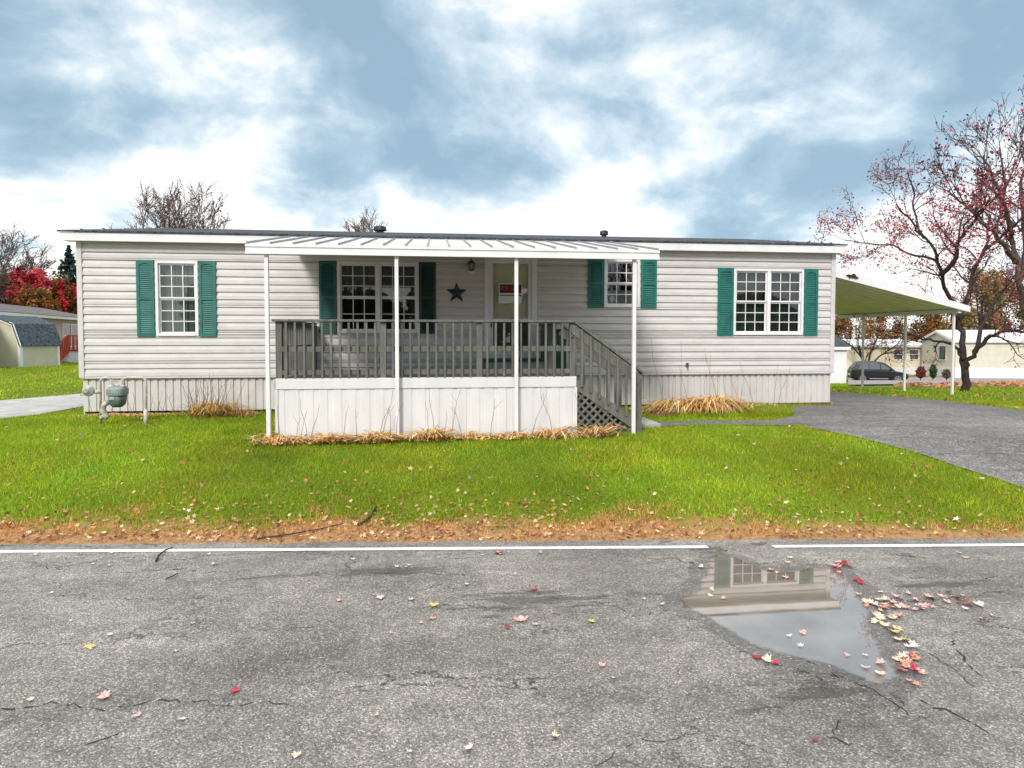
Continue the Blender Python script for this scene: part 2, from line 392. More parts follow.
def paint_mat():
    m, t, b = nt('worn_road_paint')
    g = N(t, 'ShaderNodeNewGeometry'); n = N(t, 'ShaderNodeTexNoise', Scale=22, Detail=8, Roughness=.8); t.links.new(g.outputs['Position'], n.inputs['Vector'])
    n2 = N(t, 'ShaderNodeTexNoise', Scale=1.1, Detail=3); t.links.new(g.outputs['Position'], n2.inputs['Vector'])
    f = mth(t, 'MULTIPLY_ADD', n2.outputs['Fac'], .42, n.outputs['Fac'])
    r = ramp(t, f, [(.56, (.22, .21, .2)), (.61, (.66, .67, .70)), (.8, (.80, .81, .84))]); t.links.new(r.outputs['Color'], b.inputs['Base Color'])
    b.inputs['Roughness'].default_value = .6
    return m
M_paint = paint_mat()
def glass_mat(name, base, ior=1.7, tr=.55):
    m, t, b = nt(name)
    gl = N(t, 'ShaderNodeBsdfGlossy'); gl.inputs['Roughness'].default_value = .02; gl.inputs['Color'].default_value = (.9, .95, 1, 1)
    tp = N(t, 'ShaderNodeBsdfTransparent'); tp.inputs['Color'].default_value = tuple(base) + (1,)
    fr = N(t, 'ShaderNodeFresnel', IOR=ior); mx = N(t, 'ShaderNodeMixShader')
    f2 = mth(t, 'MULTIPLY_ADD', fr.outputs[0], 1., tr)
    t.links.new(f2, mx.inputs[0]); t.links.new(tp.outputs[0], mx.inputs[1]); t.links.new(gl.outputs[0], mx.inputs[2])
    t.links.new(mx.outputs[0], t.nodes['Material Output'].inputs['Surface'])
    return m
M_glass = glass_mat('window_glass', (.80, .86, .86), 1.5, .04)

# ------------------------------------------------------------------ ground
W = 12.6; YD = 9.70
xs = np.concatenate([np.linspace(-400, -40, 19)[:-1], np.linspace(-40, -12, 29)[:-1], np.linspace(-12, 22, 137)[:-1], np.linspace(22, 60, 39)[:-1], np.linspace(60, 400, 18)])
ys = np.concatenate([np.linspace(-200, -10, 12)[:-1], np.linspace(-10, 4, 15)[:-1], np.linspace(4, 22, 91)[:-1], np.linspace(22, 60, 39)[:-1], np.linspace(60, 900, 22)])
mb = MB(); nx = len(xs)
X, Y = np.meshgrid(xs, ys); Z = gz(X, Y); S = Y - (EY0 + ESL * X)
Z = np.where(S < .0, Z - .05, Z)
mb.v = list(zip(X.ravel().tolist(), Y.ravel().tolist(), Z.ravel().tolist()))
mb.f = [(j * nx + i, j * nx + i + 1, (j + 1) * nx + i + 1, (j + 1) * nx + i) for j in range(len(ys) - 1) for i in range(nx - 1)]
mb.build('ground', M_soil, kind='structure', smooth=True)

road_poly = [(-70, -9), (70, -9), (70, yedge(70) - .0)] + [(x, yedge(x) + .05 * noise.noise(Vector((x * 1.7, 0, 0))) + .02 * noise.noise(Vector((x * 9, 0, 0)))) for x in np.arange(18, -14, -.08)] + [(-70, yedge(-70))]
sheet('road', road_poly, M_road, .006, grid=4, flatz=0, kind='structure')
def line_strip(x0, x1, off, w, cut=()):
    mb = MB()
    xs_ = np.arange(x0, x1, .12)
    for a in xs_:
        if any(c0 <= a <= c1 for c0, c1 in cut): continue
        b = a + .121; y = yedge(a) - off; y2 = yedge(b) - off
        mb.add([(a, y, .011), (b, y2, .011), (b, y2 + w, .011), (a, y + w, .011)], [(0, 1, 2, 3)])
    return mb
pd0 = onZ(700, 543).x; pd1 = onZ(757, 540).x
line_strip(-14, 40, .245, .066, [(pd0, pd1)]).build('edge_line', M_paint, kind='structure')

pud = [(676,600),(688,592),(698,583),(705,569),(711,553),(722,553),(736,559),(752,566),(770,571),(790,571),(810,568),(832,565),(846,573),(860,590),(873,610),(882,632),(892,656),(903,678),(892,694),(870,690),(846,676),(815,664),(785,660),(760,652),(735,640),(712,626),(692,614)]
PUD = rough_outline([onZ(*p)[:2] for p in pud], .02, .05, 3)
M_damp = asphalt('damp_asphalt', (.11, .105, .10), (.19, .183, .175)); M_damp.node_tree.nodes['Principled BSDF'].inputs['Specular IOR Level'].default_value = .8
cen = Vector((sum(p[0] for p in PUD) / len(PUD), sum(p[1] for p in PUD) / len(PUD)))
DMP = [tuple(cen + (Vector(p) - cen) * (1 + (.07 + .10 * abs(noise.noise(Vector((p[0] * 4, p[1] * 4, 2)))) * 2) / max(.3, (Vector(p) - cen).length))) for p in PUD]
sheet('damp_road', rough_outline(DMP, .02, .05, 9), M_damp, .008, grid=.3, flatz=0, kind='structure')
po = sheet('puddle', PUD, M_water, .010, grid=.035, flatz=0, kind='structure')
PA = np.array([p[:2] for p in PUD]); PB = np.roll(PA, -1, 0); at_ = po.data.attributes.new('shore', 'FLOAT', 'POINT')
vv = np.array([v.co[:2] for v in po.data.vertices]); dmin = np.full(len(vv), 9.)
for a_, b_ in zip(PA, PB):
    e_ = b_ - a_; tt = np.clip(((vv - a_) @ e_) / max(e_ @ e_, 1e-9), 0, 1); dmin = np.minimum(dmin, np.linalg.norm(vv - a_ - tt[:, None] * e_, axis=1))
at_.data.foreach_set('value', dmin.astype(np.float32))

# cracks in the asphalt: thin dark ribbons hugging the road
def crack(pxs, w0, seed):
    rn = random.Random(seed); pts = [onZ(*p) for p in pxs]; fine = []
    for a, b in zip(pts, pts[1:]):
        n = max(2, int((b - a).length / .035))
        for k in range(n):
            p = a.lerp(b, k / n); e = .05; fine.append(Vector((p.x + e * noise.noise(Vector((p.x * 5, p.y * 5, seed))) + rn.gauss(0, .009), p.y + 1.6 * e * noise.noise(Vector((p.x * 5, p.y * 5, seed + 5))) + rn.gauss(0, .012), 0)))
    L_, R_ = [], []
    for i, p in enumerate(fine):
        d = (fine[min(i + 1, len(fine) - 1)] - fine[max(i - 1, 0)]).normalized(); nn = Vector((-d.y, d.x, 0)); w = w0 * rn.uniform(.05, 1.1) * (.35 + .9 * abs(noise.noise(Vector((p.x * 1.7, p.y * 1.7, seed * 3)))) * 2)
        L_.append(p + nn * w / 2); R_.append(p - nn * w / 2)
    return L_, R_
mbc = MB()
for i, (pp, w_) in enumerate((([(0, 709), (60, 707), (130, 708), (190, 705), (260, 706), (330, 702)], .012), ([(30, 765), (80, 748), (120, 740), (145, 722), (152, 712)], .016), ([(150, 640), (210, 632), (290, 631), (360, 630)], .009),
        ([(785, 655), (830, 672), (870, 690), (900, 706), (915, 722)], .022), ([(905, 690), (935, 708), (975, 726), (1024, 752)], .020), ([(930, 655), (960, 675), (985, 700), (992, 707)], .015), ([(950, 640), (975, 672), (1000, 690), (1024, 698)], .010),
        ([(790, 668), (835, 690), (845, 715), (838, 745)], .016), ([(265, 566), (300, 571), (340, 575), (400, 574), (470, 577)], .016), ([(440, 606), (520, 610), (600, 618), (680, 614)], .012), ([(500, 590), (560, 600), (620, 607), (640, 618)], .010),
        ([(910, 578), (960, 579), (1024, 576)], .014), ([(600, 768), (640, 745), (700, 735), (740, 742), (800, 768)], .014), ([(0, 660), (50, 652), (120, 655)], .008), ([(820, 735), (860, 748), (905, 768)], .018), ([(20, 566), (100, 574), (180, 570), (260, 575)], .010), ([(330, 690), (420, 683), (480, 700), (560, 697)], .008))):
    L_, R_ = crack(pp, w_, i); b = len(mbc.v); n = len(L_)
    mbc.v += [(p.x, p.y, .0085) for p in L_ + R_]; rk = random.Random(i); mbc.f += [(b + n + k, b + n + k + 1, b + k + 1, b + k) for k in range(n - 1) if rk.random() > .33 and noise.noise(L_[k] * 2.5) > -.22]
mbc.build('road_crack', mat('crack_dark', (.055, .053, .05), .95, .3, 30, spec=.1), kind='structure', fix=False)

# driveway on the right, narrow path to the steps, pad at the left
dr = [onG(640, 427.5), onG(700, 425.5), onG(800, 426), onG(850, 436), onG(930, 458), onG(1024, 489)]
far = [onG(1024, 411), onG(950, 402), onG(880, 396), onG(845, 393)]
DRIVE = [tuple(p[:2]) for p in dr] + [(dr[-1].x + 3.5, yedge(9) + .02), (15.5, yedge(15) + .02)] + [tuple(p[:2]) for p in far] + [(8.45, 22), (8.45, W + .1), (8.2, W - .02)] + [tuple(onG(*q)[:2]) for q in ((790, 407), (795, 416), (770, 421), (700, 421), (645, 423))]
DRIVE = rough_outline(DRIVE, .2, .06, 1.5)
sheet('driveway', DRIVE, M_drive, .012, grid=.25, kind='structure')
PAD = [tuple(onG(*q)[:2]) for q in ((-40, 424), (40, 415), (98, 404), (120, 397), (82, 394), (0, 401), (-60, 406))]
PAD = rough_outline(PAD, .2, .04, 1.5)
sheet('side_driveway', PAD, M_conc, .012, grid=.25, kind='structure')
# far street, right
FST = [tuple(onG(*q)[:2]) for q in ((848, 386), (925, 385), (1060, 382), (1060, 376), (848, 379))]
sheet('side_street', FST, mat('far_asphalt', (.24, .21, .21), .8, .1, 1), .06, grid=2, kind='structure')

# ------------------------------------------------------------------ the mobile home
xL = XY(81, W); xR = XY(832, W)
zSB = 1.19                      # siding bottom
zE = ZY(456, 246.5, W - .22)          # soffit level
HD = 8.2; GB = .47
home = thing('mobile_home', 'long single storey mobile home with pale grey lap siding and teal shutters', 'mobile home', (xL, W, GB))
def rect(x0, x1, y0, y1):       # pixel box on the front wall -> X0,X1,Z0,Z1
    a = onY((x0 + x1) / 2, y0, W); b = onY((x0 + x1) / 2, y1, W)
    return (XY(x0, W), XY(x1, W), b.z, a.z)
wins = [rect(157, 199.5, 261, 336), rect(338, 419, 262, 333), rect(603.5, 639, 259.5, 307.5), rect(732.5, 802, 269, 335)]
door = (XY(484.5, W), XY(536.5, W), 1.42, ZY(510, 257.5, W))
openings = wins + [door]
def siding(x0, x1, z0, z1, y, holes, ex=.143, axis='x', lip=.026):
    mb = MB(); z = z0
    def put(a, b, za, zb, t0, t1):
        # wedge board: thick at the bottom
        ya = y - lip * (1 - t0) - .006; yb = y - lip * (1 - t1) - .006
        vs = []
        zk = za + (zb - za) * .52; yk = y - lip * (1 - t0 * .3) - .004
        for x in (a, b): vs += [(x, y + .02, za), (x, ya + .010, za), (x, ya, za + .006), (x, yk, zk), (x, yk + .010, zk + .006), (x, yb, zb), (x, y + .02, zb)]
        mb.add(vs, [tuple(range(7)), tuple(range(13, 6, -1))] + [(i, i + 7, i + 8, i + 1) for i in range(6)])
    while z < z1 - 1e-4:
        ze = min(z + ex, z1); cuts = sorted({z, ze} | {h[k] for h in holes for k in (2, 3) if z < h[k] < ze})
        for za, zb in zip(cuts, cuts[1:]):
            zm = (za + zb) / 2; segs = [(x0, x1)]
            for h in holes:
                if h[2] < zm < h[3]:
                    segs = [s for a, b in segs for s in ((a, min(b, h[0])), (max(a, h[1]), b)) if s[1] - s[0] > 1e-3]
            for a, b in segs: put(a, b, za, zb, (za - z) / ex, (zb - z) / ex)
        z = ze
    return mb
siding(xL, xR, zSB, zE, W, openings).build('front_siding', M_side, home, fix=False)
# end walls (gables) and back
YB = W + HD; ridgeY = W + HD / 2; PIT = .165
zR = zE + .12 + (HD / 2 + .25) * PIT
for x, sgn in ((xL, 1), (xR, -1)):
    mb = MB(); z = zSB
    while z < zR - .15:
        ze = z + .143
        y0, y1 = W + .02, YB - .02
        if z > zE: t = (z - zE - .12) / PIT; y0 = max(y0, W + t); y1 = min(y1, YB - t)
        if y1 - y0 > .1:
            mb.add([(x + sgn * .02, y0, z), (x - sgn * .018, y0, z), (x - sgn * .0, y0, ze), (x + sgn * .02, y0, ze),
                    (x + sgn * .02, y1, z), (x - sgn * .018, y1, z), (x - sgn * .0, y1, ze), (x + sgn * .02, y1, ze)],
                   [(0, 1, 2, 3), (7, 6, 5, 4), (0, 4, 5, 1), (1, 5, 6, 2), (2, 6, 7, 3)])
        z = ze
    mb.build('end_siding', M_side, home)
MB().box(xL + .03, xR - .03, YB - .02, YB, zSB, zE).build('back_wall', M_side, home)
for x in (xL, xR): MB().box(x - .03 if x == xL else x - .06, x + .06 if x == xL else x + .03, W - .045, W + .06, zSB - .02, zE).build('corner_trim', M_side, home, bevel=.004)
MB().box(xL, xR, W - .034, W + .0, zSB - .035, zSB - .001).build('starter_strip', M_side, home)
# skirting: vertical ribbed panels
def ribbed(x0, x1, y, z0, z1, pitch, d, fn=None, zfun=None):
    mb = MB(); x = x0
    prof = [(0, 0), (.58, 0), (.64, d), (.94, d)]
    pts = []
    while x < x1:
        for u, v in prof:
            if x + u * pitch < x1: pts.append((x + u * pitch, y + v))
        x += pitch
    pts.append((x1, y))
    for (a, ya), (b, yb) in zip(pts, pts[1:]):
        za = zfun(a) if zfun else z0; zb = zfun(b) if zfun else z0
        mb.add([(a, ya, za), (b, yb, zb), (b, yb, z1), (a, ya, z1)], [(0, 1, 2, 3)])
    return mb
ribbed(xL + .01, xR - .01, W + .02, GB + .07, zSB - .03, .135, .02).build('skirting', M_skirt, home, fix=False)
for x in (xL + .012, xR - .012): MB().box(x - .01, x + .01, W + .03, YB - .03, -.2, zSB - .03).build('end_skirting', M_skirt, home)
MB().box(XY(648, W), xR - .02, W - .0, W + .03, .30, GB + .07).build('sill_board', M_brick, home)
# roof
ov = .22; rx0 = xL - .22; rx1 = xR + .14; yF = W - ov
zf0 = zE + .0; zf1 = zE + .15
def roof_profile():
    y0, yb = yF, YB + ov
    return [(y0, zf1), (ridgeY, zR + .06), (yb, zf1), (yb, zf1 + .03), (ridgeY, zR + .10), (y0, zf1 + .03)]
rf = MB()
P = roof_profile()
rf.prism(P, lambda u, v, d: (d, u, v), rx0 - .03, rx1 + .03)
roof = rf.build('roof', M_shing, home)
mb = MB(); mb.box(rx0, rx1, yF + .02, yF + .05, zf0, zf1 - .003)
for x in (rx0, rx1 - .03):
    mb.add([(x + a, y, z) for a in (0, .03) for y, z in ((yF + .055, zf0), (ridgeY, zR - .12), (YB + ov - .05, zf0), (YB + ov - .05, zf1 - .003), (ridgeY, zR + .057), (yF + .055, zf1 - .003))],
           [(0, 1, 2, 3, 4, 5), (11, 10, 9, 8, 7, 6)] + [(i, (i + 1) % 6, (i + 1) % 6 + 6, i + 6) for i in range(6)])
mb.build('fascia', M_white, home)
MB().box(rx0 + .03, rx1 - .03, yF + .05, W + .03, zE + .005, zE + .03).build('soffit', M_white, home)
for px, py, r in ((380, 229, .13), (604, 236, .09)):
    a = onY(px, py, ridgeY - .6); zb = zR + .06 - .6 * PIT
    MB().lathe((a.x, ridgeY - .6, zb - .05), [(r * .7, 0), (r * .7, .12), (r * 1.25, .13), (r * 1.15, .22), (r * .3, .25)], 14).build('roof_vent', M_black, roof, smooth=False)

def make_window(r, cols, rows, double, blind, shut, shm, dy=0):
    x0, x1, z0, z1 = r; fr = .05
    par = home
    mb = MB()
    y0, y1 = W - .045, W + .07
    mb.box(x0, x0 + fr, y0, y1, z0, z1).box(x1 - fr, x1, y0, y1, z0, z1)
    mb.box(x0 + fr, x1 - fr, y0, y1, z1 - fr, z1).box(x0 + fr, x1 - fr, y0 - .012, y1, z0, z0 + fr)
    units = [(x0 + fr, x1 - fr)]
    if double:
        xm = (x0 + x1) / 2; mb.box(xm - .035, xm + .035, y0 + .002, y1, z0 + fr, z1 - fr); units = [(x0 + fr, xm - .035), (xm + .035, x1 - fr)]
    w = mb.build('window', M_white, par, bevel=.004)
    zm = (z0 + z1) / 2 if rows[1] else z0 + fr
    sm = MB(); gm = MB(); bm_ = MB()
    for a, b in units:
        for k, (za, zb, nr) in enumerate(((zm, z1 - fr, rows[0]), (z0 + fr, zm, rows[1]))):
            if not nr: continue
            yy = W - .008 + .025 * k; s = .028
            sm.box(a, a + s, yy, yy + .025, za, zb).box(b - s, b, yy, yy + .025, za, zb)
            sm.box(a + s, b - s, yy, yy + .025, za, za + s).box(a + s, b - s, yy, yy + .025, zb - s, zb)
            gm.add([(a + s, yy + .014, za + s), (b - s, yy + .014, za + s), (b - s, yy + .014, zb - s), (a + s, yy + .014, zb - s)], [(0, 1, 2, 3)])
            for i in range(1, cols):
                x = a + s + (b - a - 2 * s) * i / cols; sm.box(x - .008, x + .008, yy + .004, yy + .010, za + s, zb - s)
            for i in range(1, nr):
                z = za + s + (zb - za - 2 * s) * i / nr; sm.box(a + s, b - s, yy + .003, yy + .009, z - .008, z + .008)
        kind, zlo, zhi, mm = blind
        if kind == 'curtain':
            n = 40; pts = [(a + (b - a) * i / n, W + .13 + .018 * math.sin(i * 1.3) + .008 * math.sin(i * 3.1)) for i in range(n + 1)]
            for (xa, ya), (xb, yb) in zip(pts, pts[1:]):
                zl = z0 + (z1 - z0) * zlo; zh = z0 + (z1 - z0) * zhi
                bm_.add([(xa, ya, zl), (xb, yb, zl), (xb, yb, zh), (xa, ya, zh)], [(0, 1, 2, 3)])
        elif kind == 'blind':
            z = z0 + (z1 - z0) * zlo
            while z < z0 + (z1 - z0) * zhi:
                bm_.add([(a, W + .12, z), (b, W + .12, z), (b, W + .10, z + .028), (a, W + .10, z + .028)], [(0, 1, 2, 3)]); z += .032
    sm.build('sash', M_white, w); gm.build('pane', M_glass, w, fix=False)
    if bm_.v: bm_.build('curtain' if blind[0] == 'curtain' else 'blind', blind[3], w, fix=False)
    # dark room behind
    ib = MB(); e = .02
    a, b, c, d = x0 - e, x1 + e, z0 - e, z1 + e; yb, yf = W + .9, W + .071
    ib.add([(a, yf, c), (b, yf, c), (b, yf, d), (a, yf, d), (a, yb, c), (b, yb, c), (b, yb, d), (a, yb, d)],
           [(4, 5, 6, 7), (0, 1, 5, 4), (1, 2, 6, 5), (2, 3, 7, 6), (3, 0, 4, 7)])
    ib.build('room_recess', M_darkroom, w)
    # shutters
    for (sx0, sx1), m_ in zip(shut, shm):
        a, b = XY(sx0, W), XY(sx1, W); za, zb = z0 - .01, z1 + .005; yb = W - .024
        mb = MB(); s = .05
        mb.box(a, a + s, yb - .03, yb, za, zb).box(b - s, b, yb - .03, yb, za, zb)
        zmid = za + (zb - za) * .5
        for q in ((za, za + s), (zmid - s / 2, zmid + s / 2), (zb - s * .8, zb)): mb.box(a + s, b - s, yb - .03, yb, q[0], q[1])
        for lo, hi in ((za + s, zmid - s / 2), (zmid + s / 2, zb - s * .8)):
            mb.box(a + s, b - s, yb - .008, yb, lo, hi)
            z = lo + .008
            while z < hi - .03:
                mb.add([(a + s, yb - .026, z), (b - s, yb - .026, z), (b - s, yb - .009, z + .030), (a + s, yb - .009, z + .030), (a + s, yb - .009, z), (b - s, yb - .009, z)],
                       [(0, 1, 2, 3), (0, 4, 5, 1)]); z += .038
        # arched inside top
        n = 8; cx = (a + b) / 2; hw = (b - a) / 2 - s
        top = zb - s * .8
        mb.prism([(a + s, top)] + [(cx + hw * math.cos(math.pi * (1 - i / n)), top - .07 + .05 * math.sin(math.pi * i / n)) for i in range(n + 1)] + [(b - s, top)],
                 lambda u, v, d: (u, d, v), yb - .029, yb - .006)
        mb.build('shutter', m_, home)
    return w
make_window(wins[0], 3, (3, 3), False, ('curtain', .03, .97, M_blind), ((138.5, 156), (200.5, 217.5)), (M_teal, M_teal))
make_window(wins[1], 3, (3, 2), True, ('curtain', .52, .97, mat('green_grey_curtain', (.10, .14, .14), .8, .3, 30, stretch=(1, 1, .05))), ((320, 337), (419.5, 436)), (mat('shaded_teal_plastic', (.006, .085, .078), .5, .2, 5, .1, 50), M_navy))  # left shutter: teal darkened, the porch shade is put into its colour
make_window(wins[2], 3, (2, 2), False, ('blind', .03, .35, M_blindw), ((587.5, 603), (640, 655.5)), (M_teal, M_teal))
make_window(wins[3], 3, (3, 3), True, ('curtain', .03, .97, mat('grey_curtain', (.10, .12, .115), .8, .3, 5)), ((716.5, 732), (802.5, 816)), (M_teal, M_teal))
# door
x0, x1, z0, z1 = door
mb = MB(); t_ = .10
mb.box(x0, x0 + t_, W - .05, W + .10, z0, z1).box(x1 - t_, x1, W - .05, W + .10, z0, z1).box(x0 + t_, x1 - t_, W - .05, W + .10, z1 - t_ * .5, z1).box(x0 + t_, x1 - t_, W - .06, W + .10, z0, z0 + .04)
dfr = mb.build('door_frame', M_white, home, bevel=.005)
a, b, c, d = x0 + t_, x1 - t_, z0 + .04, z1 - t_ * .5
MB().box(a, b, W + .11, W + .15, c, d).build('inner_door', M_door, dfr)
mb = MB(); yy = W - .02; s = .07; zm = c + (d - c) * .40
mb.box(a, a + s, yy, yy + .035, c, d).box(b - s, b, yy, yy + .035, c, d).box(a + s, b - s, yy, yy + .035, d - s, d).box(a + s, b - s, yy, yy + .035, zm, zm + .035).box(a + s, b - s, yy, yy + .035, c, c + .28)
sd = mb.build('storm_door', M_white, home, bevel=.004)
mb = MB()
for q0, q1 in ((c + .28, zm), (zm + .035, d - s)): mb.add([(a + s, yy + .02, q0), (b - s, yy + .02, q0), (b - s, yy + .02, q1), (a + s, yy + .02, q1)], [(0, 1, 2, 3)])
mb.build('door_pane', glass_mat('door_glass', (.93, .95, .86), 1.5, .05), sd, fix=False)
MB().box(a + s + .005, b - s - .005, yy + .055, yy + .06, c + .28, zm - .005).build('door_screen', mat('dark_screen', (.10, .105, .10), .8, .1, 5), sd)
MB().tube([(a + .03, yy - .005, zm + .0), (a + .03, yy - .05, zm), (a + .03, yy - .05, zm - .13), (a + .03, yy - .005, zm - .13)], .012, 8).build('door_handle', M_black, sd)

# sign taped in the storm door
sx0, sx1 = XY(498.5, W), XY(521.5, W); sz0, sz1 = ZY(510, 303.5, W), ZY(510, 283.5, W)
sg = thing('door_sign', 'red and black FOR SALE sign in the glass of the front door', 'sign', ((sx0 + sx1) / 2, W - .03, sz0))
MB().box(sx0, sx1, W - .030, W - .026, sz0, sz1).build('sign_board', M_signw, sg)
zq = sz0 + (sz1 - sz0) * .52
MB().box(sx0 + .02, sx1 - .01, W - .033, W - .0305, zq, sz1 - .02).build('sign_panel', M_sign, sg)
MB().box(sx0 + .02, sx1 - .01, W - .033, W - .0305, zq - .055, zq - .035).build('sign_stripe', M_sign, sg)
def text(body, size, loc, m, parent, name='lettering', ext=.002, bold=.0, sx=1):
    cu = bpy.data.curves.new(name, 'FONT'); cu.body = body; cu.size = size; cu.align_x = 'CENTER'; cu.align_y = 'CENTER'; cu.extrude = ext; cu.offset = bold
    o = bpy.data.objects.new(name, cu); C.objects.link(o)
    dg = bpy.context.evaluated_depsgraph_get(); me = bpy.data.meshes.new_from_object(o.evaluated_get(dg)); bpy.data.objects.remove(o)
    o = bpy.data.objects.new(name, me); C.objects.link(o); me.materials.append(m) if not me.materials else None; me.materials[0] = m
    o.rotation_euler = (R(90), 0, 0); o.scale = (sx, 1, 1)
    o.parent = parent; o.location = Vector(loc) - ORG[parent.name][0]
    return o
text('FOR SALE', .115, ((sx0 + sx1) / 2, W - .0355, (zq + sz1 - .02) / 2), M_signr, sg, bold=.003, sx=.78)

# star, lantern
sc = onY(456.5, 293, W); y = W - .045
star = []
for i in range(10):
    a_ = math.pi / 2 + i * math.pi / 5; r_ = .215 if i % 2 == 0 else .088
    star.append((sc.x + r_ * math.cos(a_), W - .034, sc.z + r_ * math.sin(a_)))
mb = MB(); mb.add(star + [(sc.x, W - .10, sc.z), (sc.x, W - .028, sc.z)], [(i, (i + 1) % 10, 10) for i in range(10)] + [((i + 1) % 10, i, 11) for i in range(10)])
mb.build('wall_star', mat('dark_star_metal', (.012, .045, .05), .4, .3, 8), cat='wall decoration', label='dark five pointed metal barn star hanging on the siding left of the front door')
lc = onY(471, 268, W)
ln = thing('wall_lantern', 'small black carriage lantern mounted on the siding beside the front door', 'lantern', (lc.x, W - .03, lc.z))
MB().box(lc.x - .05, lc.x + .06, W - .036, W - .022, lc.z - .12, lc.z + .12).build('mounting_plate', M_white, ln, bevel=.006)
MB().tube([(lc.x, W - .035, lc.z + .02), (lc.x, W - .09, lc.z - .06), (lc.x, W - .12, lc.z - .06), (lc.x, W - .12, lc.z - .03)], .012, 8).build('bracket', M_black, ln)
mb = MB().lathe((lc.x, W - .12, lc.z), [(.03, -.07), (.055, -.055), (.055, -.045), (.02, -.045)], 6)
mb.lathe((lc.x, W - .12, lc.z), [(.07, .07), (.075, .08), (.035, .12), (.012, .14), (.015, .16), (.004, .17)], 6)
for i in range(6):
    a_ = math.pi / 3 * i; mb.bar((lc.x + .05 * math.cos(a_), W - .12 + .05 * math.sin(a_), lc.z - .045), (lc.x + .065 * math.cos(a_), W - .12 + .065 * math.sin(a_), lc.z + .07), .009, .009)
mb.build('cage', M_black, ln)
MB().lathe((lc.x, W - .12, lc.z), [(.042, -.044), (.055, .068)], 6).build('lantern_glass', mat('lantern_glass', (.25, .27, .26), .1, .1, 5), ln)

# ------------------------------------------------------------------ porch awning
YA = YD - .12
ax0, ax1 = XY(248, YA), XY(657.5, YA)
zF1 = ZY(456, 247, YA); zF0 = ZY(456, 257, YA); zB = ZY(456, 240, W - .25) 
aw = thing('porch_awning', 'white ribbed metal awning over the porch carried by four thin white posts', 'awning', (ax0, YA, .4))
mb = MB(); yb_ = W - .24
th = .03
mb.add([(x, y, z) for x in (ax0, ax1) for y, z in ((YA, zF1 - th), (yb_, zB - th), (yb_, zB), (YA, zF1))], [(0, 1, 2, 3), (7, 6, 5, 4), (0, 4, 5, 1), (1, 5, 6, 2), (2, 6, 7, 3), (3, 7, 4, 0)])
rp = mb.build('roof_panel', mat('awning_panel', (.56, .56, .56), .45, .12, 3, 0, 40, dirt=((.34, .30, .27), 2.5, .5, .75)), aw)
n = 19
for i in range(n + 1):
    x = ax0 + (ax1 - ax0) * i / n
    MB().bar((x, YA - .005, zF1 + .015), (x, yb_, zB + .015), .011, .03).build('panel_rib', mat('rib_grey', (.25, .25, .26), .5, .1, 4) if i == 0 else MATS['rib_grey'], aw)
mb = MB().box(ax0 - .01, ax1 + .01, YA - .03, YA - .005, zF0, zF1 - .01)
mb.box(ax0 - .012, ax1 + .012, YA - .045, YA - .031, zF0 + .0, zF0 + .03).box(ax0 - .012, ax1 + .012, YA - .045, YA - .031, zF1 - .045, zF1 - .012)
mb.build('awning_fascia', M_white, aw)
for x in (ax0 + .0, ax1 - .03):
    mb = MB(); mb.add([(x + a, y, z) for a in (0, .03) for y, z in ((YA, zF0 + .02), (yb_, zB - .14), (yb_, zB - .035), (YA, zF1 - .035))], [(0, 1, 2, 3), (7, 6, 5, 4), (0, 4, 5, 1), (1, 5, 6, 2), (2, 6, 7, 3), (3, 7, 4, 0)])
    mb.build('end_trim', M_white, aw)
for px in (267.5, 397, 516.3, 634):
    x = XY(px, YA + .03, 345); s = .028; g = gzf(x, YA)
    MB().box(x - s, x + s, YA + .01, YA + .01 + 2 * s, g - .1, zF1 - .04).build('post', M_white, aw, bevel=.005)
MB().box(ax0 + .3, ax1 - .3, yb_ - .03, yb_ + .02, zB - .10, zB - .035).build('wall_channel', M_white, aw)

# ------------------------------------------------------------------ deck with steps
dx0, dx1 = XY(275, YD), XY(576.5, YD); zd = 1.30; YDB = W - .06
dk = thing('porch_deck', 'raised grey wooden porch deck with white skirting, railings and side steps', 'deck', (dx0, YD, .4))
mb = MB(); y = YD + .02
while y < YDB - .14:
    mb.box(dx0, dx1, y, y + .135, zd - .04, zd + random.uniform(-.002, .002)); y += .142
mb.build('deck_floor', M_woodd, dk)
MB().box(dx0 - .0, dx1 + .0, YD - .01, YD + .018, zd - .15, zd + .01).build('rim_board', M_dskirt, dk, bevel=.004)
MB().box(dx0 - .02, dx0 + .01, YD + .02, YDB, zd - .15, zd - .045).build('side_board', M_dskirt, dk)
MB().box(dx1 - .01, dx1 + .02, YD + .02, YDB, zd - .15, zd - .045).build('side_board', M_dskirt, dk)
ribbed(dx0, dx1, YD + .005, 0, zd - .155,   .205, .007, zfun=lambda x: gzf(x, YD) - .05).build('deck_skirt', M_dskirt, dk, fix=False)
for x in (dx0, dx1): MB().box(x - .01, x + .01, YD + .03, YDB, .3, zd - .155).build('side_skirt', M_dskirt, dk)
for x in (dx0 - .012, dx1 - .03): MB().box(x, x + .042, YD - .012, YD + .03, .34, zd - .155).build('corner_trim', M_dskirt, dk)
zt = ZY(430, 322, YD); PW = .09
postx = [dx0 + PW / 2, XY(383, YD), XY(479.5, YD), dx1 - PW / 2 - .01]
for i, x in enumerate(postx):
    MB().box(x - PW / 2, x + PW / 2, YD + .02, YD + .02 + PW, zd, zt - .005).build('rail_post', M_wood, dk, bevel=.006)
MB().box(dx0 - .04, dx1 + .01, YD - .03, YD + .12, zt, zt + .035).build('handrail', M_wood, dk, bevel=.006)
zm_ = ZY(430, 348.5, YD)
MB().box(dx0 + PW, dx1 - PW, YD + .03, YD + .065, zm_ - .045, zm_ + .035).build('middle_rail', M_wood, dk)
